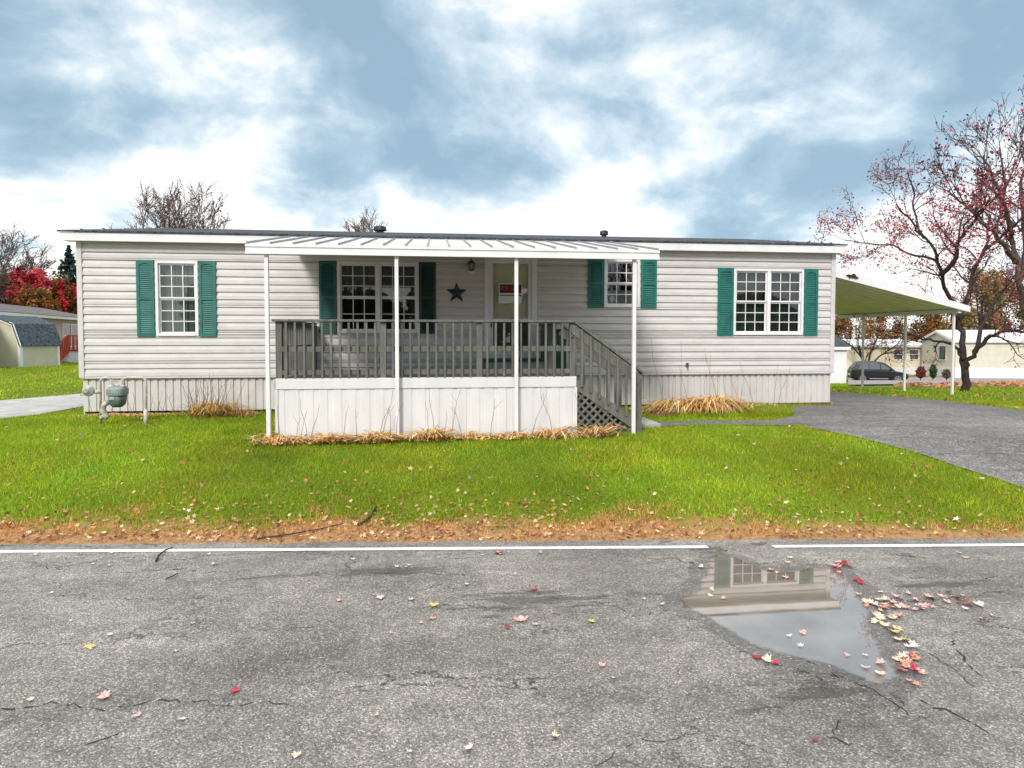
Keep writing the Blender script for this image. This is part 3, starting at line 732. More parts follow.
MB().box(dx0 + PW, dx1 - PW, YD + .03, YD + .065, zd + .06, zd + .13).build('bottom_rail', M_wood, dk)
x = dx0 + PW + .085; 
nb_ = int((dx1 - dx0 - 2 * PW) / .1285)
for i in range(nb_):
    xx = dx0 + PW + .065 + i * .1285
    if any(abs(xx - p) < PW / 2 + .02 for p in postx[1:3]) or xx > dx1 - PW - .03: continue
    MB().box(xx - .016, xx + .016, YD - .012, YD + .028, zd + .005, zt - .004).build('baluster', M_wood, dk, bevel=.003)
def siderail(x, ya, yb):
    MB().box(x - .05, x + .09, ya, yb, zt, zt + .035).build('handrail', M_wood, dk, bevel=.006)
    MB().box(x + .03, x + .065, ya, yb, zm_ - .045, zm_ + .035).build('middle_rail', M_wood, dk)
    y = ya + .08
    while y < yb - .05:
        MB().box(x - .012, x + .028, y - .018, y + .018, zd + .005, zt - .004).build('baluster', M_wood, dk); y += .17
    MB().box(x, x + PW, yb - PW, yb, zd, zt - .005).build('rail_post', M_wood, dk, bevel=.006)
siderail(dx0, YD + .125, YDB - .02)
# steps down to the right, width sw in Y
sw = 1.15; sx_end = XY(640, YD); run = sx_end - dx1
siderail(dx1 - .1, YD + .03 + sw + .08, YDB - .02)
gS = gzf(sx_end, YD); rise = zd - gS
ns = 4; tr_ = run / (ns); 
for i in range(ns - 0):
    zt_ = zd - rise * (i + 1) / (ns + 1) ; xa = dx1 + tr_ * i + .01
    MB().box(xa - .02, xa + tr_ + .01, YD + .06, YD + sw - .02, zt_ - .04, zt_).build('step', M_woodd, dk, bevel=.004)
for yy in (YD + .015, YD + sw - .02):
    mb = MB(); a0 = (dx1 + .005, zd - .03); a1 = (sx_end - .02, gS + .20)
    mb.prism([(a0[0], a0[1]), (a1[0], a1[1]), (a1[0], a1[1] - .20), (a0[0], a0[1] - .17)], lambda u, v, d: (u, d, v), yy, yy + .04)
    mb.build('stringer', M_wood, dk)
zb_end = ZY(641, 373, YD)
for k, yy in enumerate((YD + .0, YD + sw - .04)):
    x1e = sx_end + .06
    s0 = Vector((dx1 - .02, yy + .03, zt + .0)); s1 = Vector((x1e, yy + .03, zb_end))
    MB().bar(s0, s1, .14, .035).build('stair_handrail', M_wood, dk, bevel=.005)
    MB().bar(s0 - Vector((0, 0, .12)), s1 - Vector((.04, 0, .12)), .035, .14).build('stair_rail', M_wood, dk)
    MB().box(sx_end - .04, sx_end + .05, yy + .03, yy + .12, gS - .1, s0.z + (s1.z - s0.z) * .93 - .05).build('rail_post', M_wood, dk, bevel=.006)
    for i in range(7):
        f = (i + .6) / 7.1; xx = dx1 + run * f; ztp = s0.z + (s1.z - s0.z) * f - .03; zbt = zd - .10 - (rise - .22) * f
        MB().box(xx - .018, xx + .018, yy - .012, yy + .014, zbt, ztp).build('baluster', M_wood, dk, bevel=.003)
# lattice under the steps
tri = [(dx1 + .02, gS - .02), (sx_end - .06, gS - .02), (dx1 + .02, zd - .16)]
def clip(p, d, poly):
    t0, t1 = -9, 9; n = len(poly)
    for i in range(n):
        a = Vector(poly[i]); b = Vector(poly[(i + 1) % n]); e = b - a; nr = Vector((-e.y, e.x))
        den = nr.dot(d); num = nr.dot(a - p)
        if abs(den) < 1e-9:
            if num > 0: return None
            continue
        t = num / den
        if den > 0: t0 = max(t0, t)
        else: t1 = min(t1, t)
    return (t0, t1) if t1 - t0 > .03 else None
mb = MB()
for sgn, yy in ((1, YD + .030), (-1, YD + .042)):
    d = Vector((1, sgn)).normalized(); q = Vector((-d.y, d.x))
    for i in range(-30, 30):
        p = Vector(tri[0]) + q * i * .092
        r = clip(p, d, tri)
        if r:
            a = p + d * r[0]; b = p + d * r[1]; mb.bar((a.x, yy, a.y), (b.x, yy, b.y), .008 , .035, up=(-d.y, 0, d.x))
mb.build('lattice', M_wood, dk)
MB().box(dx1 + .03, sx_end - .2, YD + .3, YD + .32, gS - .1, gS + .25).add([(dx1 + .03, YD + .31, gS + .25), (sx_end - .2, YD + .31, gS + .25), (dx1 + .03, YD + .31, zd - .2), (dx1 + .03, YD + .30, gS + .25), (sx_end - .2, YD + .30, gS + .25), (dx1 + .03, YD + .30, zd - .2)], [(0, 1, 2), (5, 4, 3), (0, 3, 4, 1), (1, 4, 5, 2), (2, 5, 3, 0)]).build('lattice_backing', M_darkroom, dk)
hn = thing('house_number', 'small dark number 2 fixed to the corner post of the porch railing', 'house number', (postx[3], YD + .019, ZY(573, 336, YD)))
text('2', .12, (postx[3], YD + .016, ZY(573, 336, YD)), M_black, hn, name='numeral', ext=.003, bold=.002)
# things on the deck
bx0, bx1 = XY(484, W - .9), XY(546, W - .9)
st = thing('door_step', 'low dark grey step box with black rim on the deck before the front door', 'step', ((bx0 + bx1) / 2, W - .6, zd))
MB().box(bx0, bx1, W - .9, W - .18, zd + .17, zd + .21).build('step_top', M_black, st, bevel=.006)
MB().box(bx0 + .03, bx1 - .03, W - .87, W - .2, zd + .0, zd + .17).build('step_body', mat('slate_step', (.09, .12, .13), .7, .2, 6), st, bevel=.004)
gx0, gx1 = XY(551, W - .6), XY(569, W - .6)
gb = thing('deck_bin', 'dark green plastic bin with a lid standing at the right end of the deck', 'bin', ((gx0 + gx1) / 2, W - .4, zd))
MB().prism([(gx0 + .04, zd), (gx1 - .04, zd), (gx1, zd + .72), (gx0, zd + .72)], lambda u, v, d: (u, d, v), W - .65, W - .25).build('bin_body', M_green, gb, bevel=.01)
MB().box(gx0 - .02, gx1 + .02, W - .68, W - .22, zd + .722, zd + .77).build('bin_lid', M_black, gb, bevel=.015)
# landing slab
q = onG(655, 426)
MB().box(sx_end + .02, q.x + .05, q.y - .15, q.y + .7, gzf(q.x, q.y) - .1, gzf(q.x, q.y) + .06).build('landing_slab', M_conc, bevel=.01, cat='slab', label='small pale concrete slab at the foot of the porch steps')
# outdoor tap + little flag on the right skirting
q = onY(686, 366, W)
MB().tube([(q.x, W - .0, q.z), (q.x, W - .09, q.z), (q.x, W - .10, q.z - .05)], .016, 8).lathe((q.x, W - .07, q.z + .05), [(.035, 0), (.035, .012)], 10).tube([(q.x, W - .07, q.z), (q.x, W - .07, q.z + .05)], .008, 6).build('outdoor_tap', M_black, home)

# ------------------------------------------------------------------ carport
YC = 15.05; XC = XY(953, YC); ycf = 14.8; yce = YC + 4.6
pL = onY(834.6, 266, ycf); pR = onY(970, 306.3, ycf)
sl = (pR.z - pL.z) / (pR.x - pL.x)
cx0, cx1 = xR + .04, pR.x
cz = lambda x: pR.z + sl * (x - pR.x)
cp = thing('carport', 'white metal carport sloping down from the end of the home on thin white posts', 'carport', (XC, YC, gzf(XC, YC)))
mb = MB()
prf = []; nr = 16
for i in range(nr):
    y0_ = ycf + .03 + (yce - ycf - .04) * i / nr; w_ = (yce - ycf - .04) / nr
    prf += [(y0_, 0), (y0_ + w_ * .72, 0), (y0_ + w_ * .78, .05), (y0_ + w_ * .94, .05)]
prf.append((yce - .01, 0))
for (ya, oa), (yb2, ob) in zip(prf, prf[1:]):
    mb.add([(x, y, cz(x) - .12 + o + k) for k in (0, .012) for x, y, o in ((cx0, ya, oa), (cx1 - .035, ya, oa), (cx1 - .035, yb2, ob), (cx0, yb2, ob))], [(0, 1, 2, 3), (7, 6, 5, 4)])
mb.build('carport_roof', M_soffit, cp, fix=False)
mb = MB(); h0 = .31; h1 = .15
mb.add([(x, y, z) for y in (ycf - .02, ycf + .02) for x, z in ((cx0, cz(cx0)), (cx1, cz(cx1)), (cx1, cz(cx1) - h1), (cx0, cz(cx0) - h0))], [(0, 1, 2, 3), (7, 6, 5, 4), (0, 4, 5, 1), (1, 5, 6, 2), (2, 6, 7, 3), (3, 7, 4, 0)])
mb.add([(x, y, z) for x in (cx1 - .03, cx1 + .01) for y, z in ((ycf + .025, cz(cx1)), (yce, cz(cx1)), (yce, cz(cx1) - h1), (ycf + .025, cz(cx1) - h1))], [(0, 1, 2, 3), (7, 6, 5, 4), (0, 4, 5, 1), (1, 5, 6, 2), (2, 6, 7, 3), (3, 7, 4, 0)])
mb.add([(x, y, z) for y in (yce, yce + .03) for x, z in ((cx0, cz(cx0)), (cx1, cz(cx1)), (cx1, cz(cx1) - h1), (cx0, cz(cx0) - h1))], [(0, 1, 2, 3), (7, 6, 5, 4), (0, 4, 5, 1), (1, 5, 6, 2), (2, 6, 7, 3), (3, 7, 4, 0)])
mb.build('carport_fascia', M_white, cp)
zbm = cz(XC) - .13
MB().box(XC - .04, XC + .04, ycf + .05, yce - .02, zbm - .10, zbm).build('beam', M_white, cp)
for px in (953, 905, 863):
    t = XC / math.tan(math.atan((px - 512) / F) + YAW); yy = XC * 1.0
    d_ = ray(px, 350); yy = XC * d_.y / d_.x
    g = gzf(XC, yy)
    MB().box(XC - .027, XC + .027, yy - .027, yy + .027, g - .1, zbm - .101).build('post', M_white, cp, bevel=.005)
q = onY(852, 276.5, ycf - .03)
mb = MB()
sh = [(-.16, .03), (-.10, .05), (-.02, .03), (.02, .07), (.07, .05), (.10, .0), (.17, -.03), (.10, -.05), (.03, -.03), (-.04, -.02), (-.08, -.045), (-.09, -.0)]
mb.prism([(q.x + u, q.z + v) for u, v in sh], lambda u, v, d: (u, d, v), q.y - .03, q.y + .01)
mb.build('bird_ornament', M_black, cat='ornament', label='small black flying bird ornament on the white carport fascia')

# ------------------------------------------------------------------ gas meter
def gas():
    y = W - 1.0
    g1 = onG(103, 426); y = g1.y + .1
    def P(px, py, dy=0): return onY(px, py, y + dy)
    o = P(117, 425); g = gzf(o.x, y)
    t = thing('gas_meter', 'grey gas meter with round regulator on rusty white pipes in front of the left skirting', 'gas meter', (o.x, y, g))
    r = .022
    a = P(101, 425); MB().tube([(a.x, y, g - .05), (a.x, y, P(101, 381).z), (P(103, 378).x, y, P(103, 378).z), (P(106, 377.5).x, y, P(106, 377.5).z), P(111, 379)], r, 8).build('inlet_pipe', M_galv, t, smooth=True)
    b = P(146, 424); MB().tube([P(124, 379), P(127, 377.5), (P(143, 377.5).x, y, P(143, 377.5).z), (P(145.5, 380).x, y, P(145.5, 380).z), (P(146, 383).x, y, P(146, 383).z), (b.x, y, g - .05)], r, 8).build('outlet_pipe', M_galv, t, smooth=True)
    MB().tube([(b.x, y, g - .05), (b.x, y, P(146, 409).z)], r * 1.6, 10).build('pipe_sleeve', M_galv, t, smooth=True)
    c = P(117.5, 390)
    def sec(w, d, z, k=20):
        return [(c.x + w * (abs(math.cos(u)) ** .6) * (1 if math.cos(u) > 0 else -1), y + d * (abs(math.sin(u)) ** .7) * (1 if math.sin(u) > 0 else -1), z) for u in [2 * math.pi * j / k for j in range(k)]]
    def loft(rows):
        mb = MB(); k = len(rows[0])
        for r_ in rows: mb.v += r_
        for i in range(len(rows) - 1):
            for j in range(k): mb.f.append((i * k + j, i * k + (j + 1) % k, (i + 1) * k + (j + 1) % k, (i + 1) * k + j))
        mb.f += [tuple(range(k))[::-1], tuple((len(rows) - 1) * k + j for j in range(k))]
        return mb
    s = (P(127, 390).x - P(107, 390).x) / 2 * .86
    z = lambda py: P(117, py).z
    bd = loft([sec(s * .45, .07, z(407)), sec(s * .75, .12, z(404.5)), sec(s * .88, .13, z(400)), sec(s * .92, .13, z(395))]).build('meter_body', M_meter, t, smooth=True)
    loft([sec(s * 1.05, .15, z(395)), sec(s * 1.1, .155, z(392)), sec(s * 1.1, .15, z(389)), sec(s * .95, .12, z(387)), sec(s * .6, .08, z(386))]).build('meter_head', mat('meter_head_grey', (.21, .25, .25), .5, .15, 12), t)
    MB().box(c.x - s * .5, c.x + s * .1, y - .14, y - .125, z(399), z(396)).build('dial_plate', M_chrome, bd)
    mb = MB()
    for px in (111.5, 123): q = P(px, 383); mb.lathe((q.x, y, z(387)), [(.045, 0), (.05, .02), (.035, .04), (.03, z(379) - z(387))], 10)
    mb.box(P(111.5, 383).x, P(123, 383).x, y - .02, y + .02, z(385), z(380))
    mb.build('meter_neck', M_galv, t)
    q = P(90, 390.5); rr = (P(96, 390).x - P(84.5, 390).x) / 2
    rg = MB().lathe((q.x, y - .07, q.z), [(.03, -.05), (.05, -.03), (rr * .7, -.02), (rr, .0), (rr * 1.05, .01), (rr * 1.05, .03), (rr, .04), (rr * .7, .06), (.05, .08)], 20, axis='y').build('regulator', mat('regulator_grey', (.42, .42, .40), .55, .3, 14), t)
    MB().tube([q + Vector((rr * .8, -.03, -.02)), P(101, 392)], .03, 8).build('regulator_arm', M_galv, t, smooth=True)
    MB().tube([q + Vector((-rr * .6, -.02, -.06)), P(80, 395)], .012, 6).build('vent_tube', M_galv, t, smooth=True)
    MB().tube([P(108, 402), P(104, 405), P(103, 410), P(106, 416), P(108, 418)], .045, 8).tube([P(101, 418), P(107, 414)], .04, 8).build('shutoff_valve', M_galv, t, smooth=True)
gas()

# ------------------------------------------------------------------ neighbours
def house(name, label, org, rz, L, D, H, pitch, mwall, mroof, wins_=(), z0=0, skirt=None, doorx=None, gable=True, cat='house', group=None, ridge='x', ovh=.3):
    """local: front wall y=0, x 0..L, depth D"""
    t = thing(name, label, cat, org, rz, group)
    zs = z0; zw = z0 + H
    mb = MB()
    if ridge == 'x': top = lambda x, y: zw + (D / 2 - abs(y - D / 2)) * pitch
    mb.add([(0, 0, zs), (L, 0, zs), (L, D, zs), (0, D, zs), (0, 0, zw), (L, 0, zw), (L, D, zw), (0, D, zw)],
           [(0, 1, 5, 4), (1, 2, 6, 5), (2, 3, 7, 6), (3, 0, 4, 7)])
    if ridge == 'x':
        zr = zw + D / 2 * pitch; mb.add([(0, 0, zw), (0, D, zw), (0, D / 2, zr), (L, 0, zw), (L, D, zw), (L, D / 2, zr)], [(0, 1, 2), (4, 3, 5)])
        Pp = [(-ovh, -ovh * pitch), (D / 2, D / 2 * pitch), (D + ovh, -ovh * pitch), (D + ovh, -ovh * pitch + .1), (D / 2, D / 2 * pitch + .1), (-ovh, -ovh * pitch + .1)]
        rf = MB().prism(Pp, lambda u, v, d: (d, u, zw + v + .02), -ovh, L + ovh)
        fs = MB().box(-ovh - .01, L + ovh + .01, -ovh - .03, -ovh - .002, zw - ovh * pitch - .08, zw - ovh * pitch + .08)
        for x in (-ovh - .03, L + ovh + .002):
            fs.prism([(-ovh, -ovh * pitch - .14), (D / 2, D / 2 * pitch - .14), (D + ovh, -ovh * pitch - .14), (D + ovh, -ovh * pitch + .07), (D / 2, D / 2 * pitch + .07), (-ovh, -ovh * pitch + .07)], lambda u, v, d: (d, u, zw + v + .02), x, x + .028)
    else:
        zr = zw + L / 2 * pitch; mb.add([(0, 0, zw), (L, 0, zw), (L / 2, 0, zr), (0, D, zw), (L, D, zw), (L / 2, D, zr)], [(0, 1, 2), (4, 3, 5)])
        Pp = [(-ovh, -ovh * pitch), (L / 2, L / 2 * pitch), (L + ovh, -ovh * pitch), (L + ovh, -ovh * pitch + .1), (L / 2, L / 2 * pitch + .1), (-ovh, -ovh * pitch + .1)]
        rf = MB().prism(Pp, lambda u, v, d: (u, d, zw + v + .02), -ovh, D + ovh)
        fs = MB()
        for y in (-ovh - .03, D + ovh + .002):
            fs.prism([(-ovh, -ovh * pitch - .14), (L / 2, L / 2 * pitch - .14), (L + ovh, -ovh * pitch - .14), (L + ovh, -ovh * pitch + .07), (L / 2, L / 2 * pitch + .07), (-ovh, -ovh * pitch + .07)], lambda u, v, d: (u, d, zw + v + .02), y, y + .028)
    mb.build('wall', mwall, t, local=True); rf.build('roof', mroof, t, local=True); fs.build('fascia', M_white, t, local=True)
    if skirt: MB().box(-.03, L + .03, -.035, D + .03, zs, zs + skirt).build('skirting', M_white, t, local=True)
    for (x, w, za, zb, sh) in wins_:
        mb = MB(); f = .07; y0, y1 = -.06, .02
        mb.box(x, x + f, y0, y1, za, zb).box(x + w - f, x + w, y0, y1, za, zb).box(x + f, x + w - f, y0, y1, zb - f, zb).box(x + f, x + w - f, y0, y1, za, za + f)
        mb.box(x + f, x + w - f, y0 + .01, y1, (za + zb) / 2 - .03, (za + zb) / 2 + .03)
        if w > 1.3: mb.box(x + w / 2 - .04, x + w / 2 + .04, y0 + .005, y1, za + f, zb - f)
        wf = mb.build('window', M_white, t, local=True)
        MB().box(x + f, x + w - f, -.03, -.015, za + f, zb - f).build('pane', M_pane, wf, local=True)
        if sh:
            for a in (x - .38, x + w + .03): MB().box(a, a + .35, -.05, -.01, za, zb).build('shutter', sh, t, local=True)
    if doorx is not None:
        df = MB().box(doorx, doorx + .95, -.06, 0.02, z0 + .5, z0 + 2.65).build('door', M_white, t, local=True)
        MB().box(doorx + .22, doorx + .72, -.075, -.062, z0 + 1.5, z0 + 2.35).build('pane', M_pane, df, local=True)
    return t
M_pane = mat('dull_window_pane', (.10, .12, .12), .12, .4, 2)
# left: neighbour home running back along its lot
def bearing_pt(px, dep):
    d = ray(px, 337); d = d / (math.cos(math.atan((px - 512) / F))) ; v = Vector((d.x, d.y)).normalized(); dd = dep / math.cos(math.atan((px - 512) / F))
    return Vector((v.x * dd, v.y * dd))
A = bearing_pt(-3, 33.5); B = bearing_pt(79, 44.5)
dirn = (B - A).normalized(); rz = math.atan2(dirn.y, dirn.x); LL = (B - A).length
A2 = A - dirn * 6
lh = house('neighbour_home', 'tan single storey home with grey roof and red deck at the far left', (A2.x, A2.y, .05), rz, 6 + LL + 4, 7.5, 3.15, .2, mat('tan_siding', (.42, .38, .34), .7, .06, 2), M_brownr,
      [(6 + LL * .23, 1.6, 1.55, 2.6, M_brownr), (6 + LL * .74, 2.9, 1.2, 2.75, None)], doorx=6 + LL * .5, skirt=.5)
# red deck in front of it (front side is -y local)
rp_ = bearing_pt(56, 40); rzd = R(31)
rd = thing('red_deck', 'red stained wooden deck with steps in front of the tan home at the left', 'deck', (rp_.x, rp_.y, .05), rzd)
MB().box(.6, 5, 0, 2.2, .95, 1.05).build('deck_floor', M_red, rd, local=True)
MB().box(.65, 5, .05, .1, .0, .94).build('deck_skirt', M_white, rd, local=True)
MB().box(.55, 5, -.05, .05, 1.92, 2.0).build('handrail', M_red, rd, local=True)
for i in range(20): MB().box(.6 + i * .22, .6 + i * .22 + .12, -.04, .04, 1.05, 1.92).build('baluster', M_red, rd, local=True)
mb = MB().bar((.6, -.02, 1.94), (-.25, -1.2, 1.05), .09, .1).bar((.6, -.02, 1.0), (-.25, -1.2, .08), .06, .28)
for i in range(7): f = (i + .5) / 7; mb.box(.6 - .85 * f - .05, .6 - .85 * f + .05, -1.2 * f - .04, -1.2 * f + .04, 1.0 - .9 * f, 1.94 - .88 * f)
mb.box(-.32, -.2, -1.26, -1.14, 0, 1.2)
mb.build('stair_rail', M_red, rd, local=True)
# gambrel shed
SD = 31.5; s1 = bearing_pt(20, SD); g = gzf(s1.x, s1.y); ppm = F / SD
shz = math.radians(68)
sh = thing('garden_shed', 'pale green gambrel roofed garden shed with blue grey shingles on the left lawn', 'shed', (s1.x, s1.y, g), shz)
Ls = 2.0; Ws = 3.2; wh = 1.12; gm = [(0, wh), (-.0, wh), ]
prof = [(0, 0), (0, wh), (-.42, wh + 1.0), (-Ws / 2, wh + 1.38), (-Ws + .42, wh + 1.0), (-Ws, wh), (-Ws, 0)]
# local: side wall along +x at y=0 (front), gable at x=0 going back (+y)
mb = MB(); mb.prism([(-u, v) for u, v in prof], lambda u, v, d: (d, u, v), 0, Ls); mb.build('wall', M_grn, sh, local=True)
def outl(o): return [(-.10 , wh - .06), (.36, wh + 1.04 ), (Ws / 2, wh + 1.38 + .08), (Ws - .36, wh + 1.04), (Ws + .10, wh - .06)]
pts_ = outl(0); inner = [(-.06, wh - .08), (.39, wh + 1.0), (Ws / 2, wh + 1.39), (Ws - .39, wh + 1.0), (Ws + .06, wh - .08)]
mb = MB()
for (a, b), (c, d) in zip(zip(pts_, pts_[1:]), zip(inner, inner[1:])): mb.prism([a, b, d, c], lambda u, v, dd: (dd, u, v), -.12, Ls + .12)
mb.build('roof', M_bluer, sh, local=True)
mb = MB()
for a, b in zip(inner, inner[1:]): mb.bar((-.06, a[0], a[1] - .02), (-.06, b[0], b[1] - .02), .05, .14)
mb.build('trim', M_white, sh, local=True)
for x in (-.02, Ls - .1): MB().box(x, x + .13, -.025, -.003, 0, wh - .05).build('corner_board', M_white, sh, local=True)
MB().box(-.022, -.002, -.0, .14, 0, wh).build('corner_board', M_white, sh, local=True)

# right: far homes, shed
def far_on(px, py_base, dep):
    v = bearing_pt(px, dep); return v
def facing(px0, px1, d0, d1):
    a = bearing_pt(px0, d0); b = bearing_pt(px1, d1); d = b - a
    return a, math.atan2(d.y, d.x), d.length
def zat(py, dep): return CAMZ - (py - 337) / F * dep
a, rz, L = facing(838, 926, 62, 62); zb = zat(377.5, 62)
house('far_home', 'cream single storey home with a white skirting behind the dark car', (a.x, a.y, zb), rz, L, 8, zat(346, 62) - zb, .13, M_cream, M_white,
      [(L * .63, .95, 1.7, 2.75, None), (L * .81, .95, 1.7, 2.75, None)], skirt=1.0)
zb = zat(379, 56); P0 = bearing_pt(956, 55); best = None
for i in range(200):
    Q = bearing_pt(922, 54 + i * .05)
    if best is None or abs((Q - P0).length - 6.6) < abs((best - P0).length - 6.6): best = Q
dq = best - P0; rz = math.atan2(dq.y, dq.x) - math.pi / 2; Dq = dq.length; Hq = zat(341, 56) - zb
h2 = house('far_home', 'beige home with a low gable end and white skirting beyond the big red tree', (P0.x, P0.y, zb), rz, 16, Dq, Hq, .26, M_beige, M_white,
      [(6.5, 1.3, 1.75, 2.9, None)], skirt=1.05, ovh=.2)
wv = MB().box(-.06, -.01, 1.6, 2.9, 1.6, 2.95).build('window', M_white, h2, local=True)
MB().box(-.075, -.062, 1.68, 2.82, 1.68, 2.87).build('pane', M_pane, wv, local=True)
a, rz, L = facing(812, 847, 34, 34); zb = zat(386, 34)
house('white_shed', 'white shed with a grey roof showing between the home and the first carport post', (a.x, a.y, zb), rz, L, 3.0, zat(347.5, 34) - zb, .38, M_white, M_shing, [], cat='shed', ovh=.12)

# ------------------------------------------------------------------ car
def car():
    D = 50.; c = bearing_pt(878, D); zc = zat(382.5, D); 
    t = thing('parked_car', 'dark blue grey hatchback car parked side on beyond the carport', 'car', (c.x, c.y, zc), R(-24))
    Lc = 3.95; hw = .9; x0 = -Lc / 2
    # stations: x, z_low, z_belt, z_top(roof), width factors
    prof_b = [(0, .42, .95, .86), (.05, .32, 1.03, .93), (.25, .25, 1.06, .98), (.8, .22, 1.04, 1.), (1.7, .2, .99, 1.), (2.5, .2, .96, 1.), (3.1, .22, .92, .99), (3.6, .26, .84, .95), (3.88, .32, .74, .86), (3.95, .40, .62, .78)]
    mb = MB(); k = 10
    for (x, zl, zb, w) in prof_b:
        w *= hw
        ring = [(-w * .9, zl), (-w, zl + .12), (-w * 1.0, (zl + zb) / 2), (-w * .97, zb - .06), (-w * .88, zb), (w * .88, zb), (w * .97, zb - .06), (w, (zl + zb) / 2), (w, zl + .12), (w * .9, zl)]
        mb.v += [(x0 + x, y, z) for y, z in ring]
    n = len(prof_b)
    for i in range(n - 1):
        for j in range(k): mb.f.append((i * k + j, i * k + (j + 1) % k, (i + 1) * k + (j + 1) % k, (i + 1) * k + j))
    mb.f += [tuple(range(k)), tuple((n - 1) * k + j for j in range(k))]
    mb.build('body', M_car, t, local=True, smooth=False, bevel=.02)
    gh = [(.10, 1.0, 1.14), (.45, 1.0, 1.58), (1.2, 1.0, 1.68), (1.9, 1.0, 1.66), (2.4, .95, 1.52), (3.05, .93, .98)]
    mb = MB(); k = 6
    for x, zb, zt_ in gh:
        wt = hw * (.86 - .22 * (zt_ - zb) / .6); mb.v += [(x0 + x, y, z) for y, z in ((-hw * .88, zb), (-wt - .02, (zb + zt_) / 2 + .18 * (zt_ - zb)), (-wt + .06, zt_), (wt - .06, zt_), (wt + .02, (zb + zt_) / 2 + .18 * (zt_ - zb)), (hw * .88, zb))]
    for i in range(len(gh) - 1):
        for j in range(k): mb.f.append((i * k + j, i * k + (j + 1) % k, (i + 1) * k + (j + 1) % k, (i + 1) * k + j))
    mb.f += [tuple(range(k)), tuple((len(gh) - 1) * k + j for j in range(k))]
    mb.build('cabin', M_car, t, local=True)
    for s in (-1, 1):
        for q in ([(.55, 1.07), (1.2, 1.07), (1.2, 1.54), (.68, 1.49)], [(1.27, 1.07), (2.0, 1.05), (2.0, 1.51), (1.27, 1.55)], [(2.07, 1.05), (2.72, 1.02), (2.36, 1.38), (2.07, 1.49)]):
            MB().prism(q, lambda u, v, d: (x0 + u, s * (hw * .885 - (v - 1.0) * .40 * hw + d), v), .0, .012).build('side_window', mat('car_glass', (.06, .075, .085), .15, .1, 2) if 'car_glass' not in MATS else MATS['car_glass'], t, local=True)
        for x in (.78, 3.18):
            w = MB().lathe((x0 + x, s * (hw - .10), .33), [(.20, -.12), (.31, -.12), (.33, -.08), (.33, .08), (.31, .12), (.20, .12)], 24, axis='y').build('wheel', M_tyre, t, local=True)
            mb = MB().lathe((x0 + x, s * (hw + .012), .33), [(.05, -.02), (.06, .01), (.04, .02)], 12, axis='y')
            for i in range(5):
                a = 2 * math.pi * i / 5; mb.bar((x0 + x, s * (hw + .02), .33), (x0 + x + .2 * math.cos(a), s * (hw + .02), .33 + .2 * math.sin(a)), .05, .06, up=(0, 1, 0))
            for i in range(20):
                a = 2 * math.pi * i / 20; b = 2 * math.pi * (i + 1) / 20; mb.bar((x0 + x + .205 * math.cos(a), s * (hw + .02), .33 + .205 * math.sin(a)), (x0 + x + .205 * math.cos(b), s * (hw + .02), .33 + .205 * math.sin(b)), .03, .03)
            mb.build('rim', M_rim, w, local=True)
        MB().box(x0 - .01, x0 + .22, s * hw * .72 - .12, s * hw * .72 + .12, .82, .95).build('tail_light', M_lred, t, local=True)
        MB().box(x0 + 3.68, x0 + 3.90, s * hw * .66 - .12, s * hw * .66 + .12, .60, .72).build('headlight', M_chrome, t, local=True)
        MB().box(x0 + 2.62, x0 + 2.78, min(s * hw * .95, s * (hw + .16)), max(s * hw * .95, s * (hw + .16)), 1.0, 1.12).build('wing_mirror', M_car, t, local=True, bevel=.03)
    MB().box(x0 - .03, x0 + .03, -.26, .26, .55, .70).build('number_plate', M_white, t, local=True)
    MB().prism([(.16, 1.12), (.50, 1.42), (.52, 1.40), (.19, 1.10)], lambda u, v, d: (x0 + u - .03, d, v + .03), -.55, .55).build('rear_window', MATS['car_glass'], t, local=True)
    MB().box(x0 + 1.25, x0 + 2.55, -hw - .012, -hw + .02, .32, .37).build('side_trim', M_chrome, t, local=True)
car()

# ------------------------------------------------------------------ trees
def grow(out, tips, p, d, L, r, lev, maxlev, rnd, nch, wig=.18, up=.06, ratio=.68, seg=5, ang=(.5, 1.0), rmin=.006):
    pts = [p]; rad = [r]; cur = Vector(p); dv = Vector(d).normalized()
    for i in range(seg):
        dv = (dv + Vector((rnd.gauss(0, wig), rnd.gauss(0, wig), rnd.gauss(0, wig) + up))).normalized()
        cur = cur + dv * L / seg; pts.append(cur.copy()); rad.append(max(rmin, r * (1 - .72 * (i + 1) / seg)))
    out[min(lev, 3)].tube(pts, rad, (8, 6, 4, 3, 3, 3)[lev], cap=False)
    if lev >= maxlev: tips.append((pts[-1], dv)); tips.append((pts[len(pts) // 2], dv)); return
    n = nch[lev]
    for i in range(n):
        t = .25 + .75 * (i + rnd.random()) / n; k = min(int(t * seg), seg - 1); q = pts[k].lerp(pts[k + 1], t * seg - k)
        dd = (pts[k + 1] - pts[k]).normalized(); o = dd.orthogonal().normalized(); o.rotate(Matrix.Rotation(rnd.random() * 6.28, 3, dd))
        an = rnd.uniform(*ang); nd = (dd * math.cos(an) + o * math.sin(an))
        grow(out, tips, q, nd, L * ratio * rnd.uniform(.7, 1.15) * (1.1 - .35 * t), max(rmin, rad[k] * .6), lev + 1, maxlev, rnd, nch, wig, up, ratio, seg, ang, rmin)
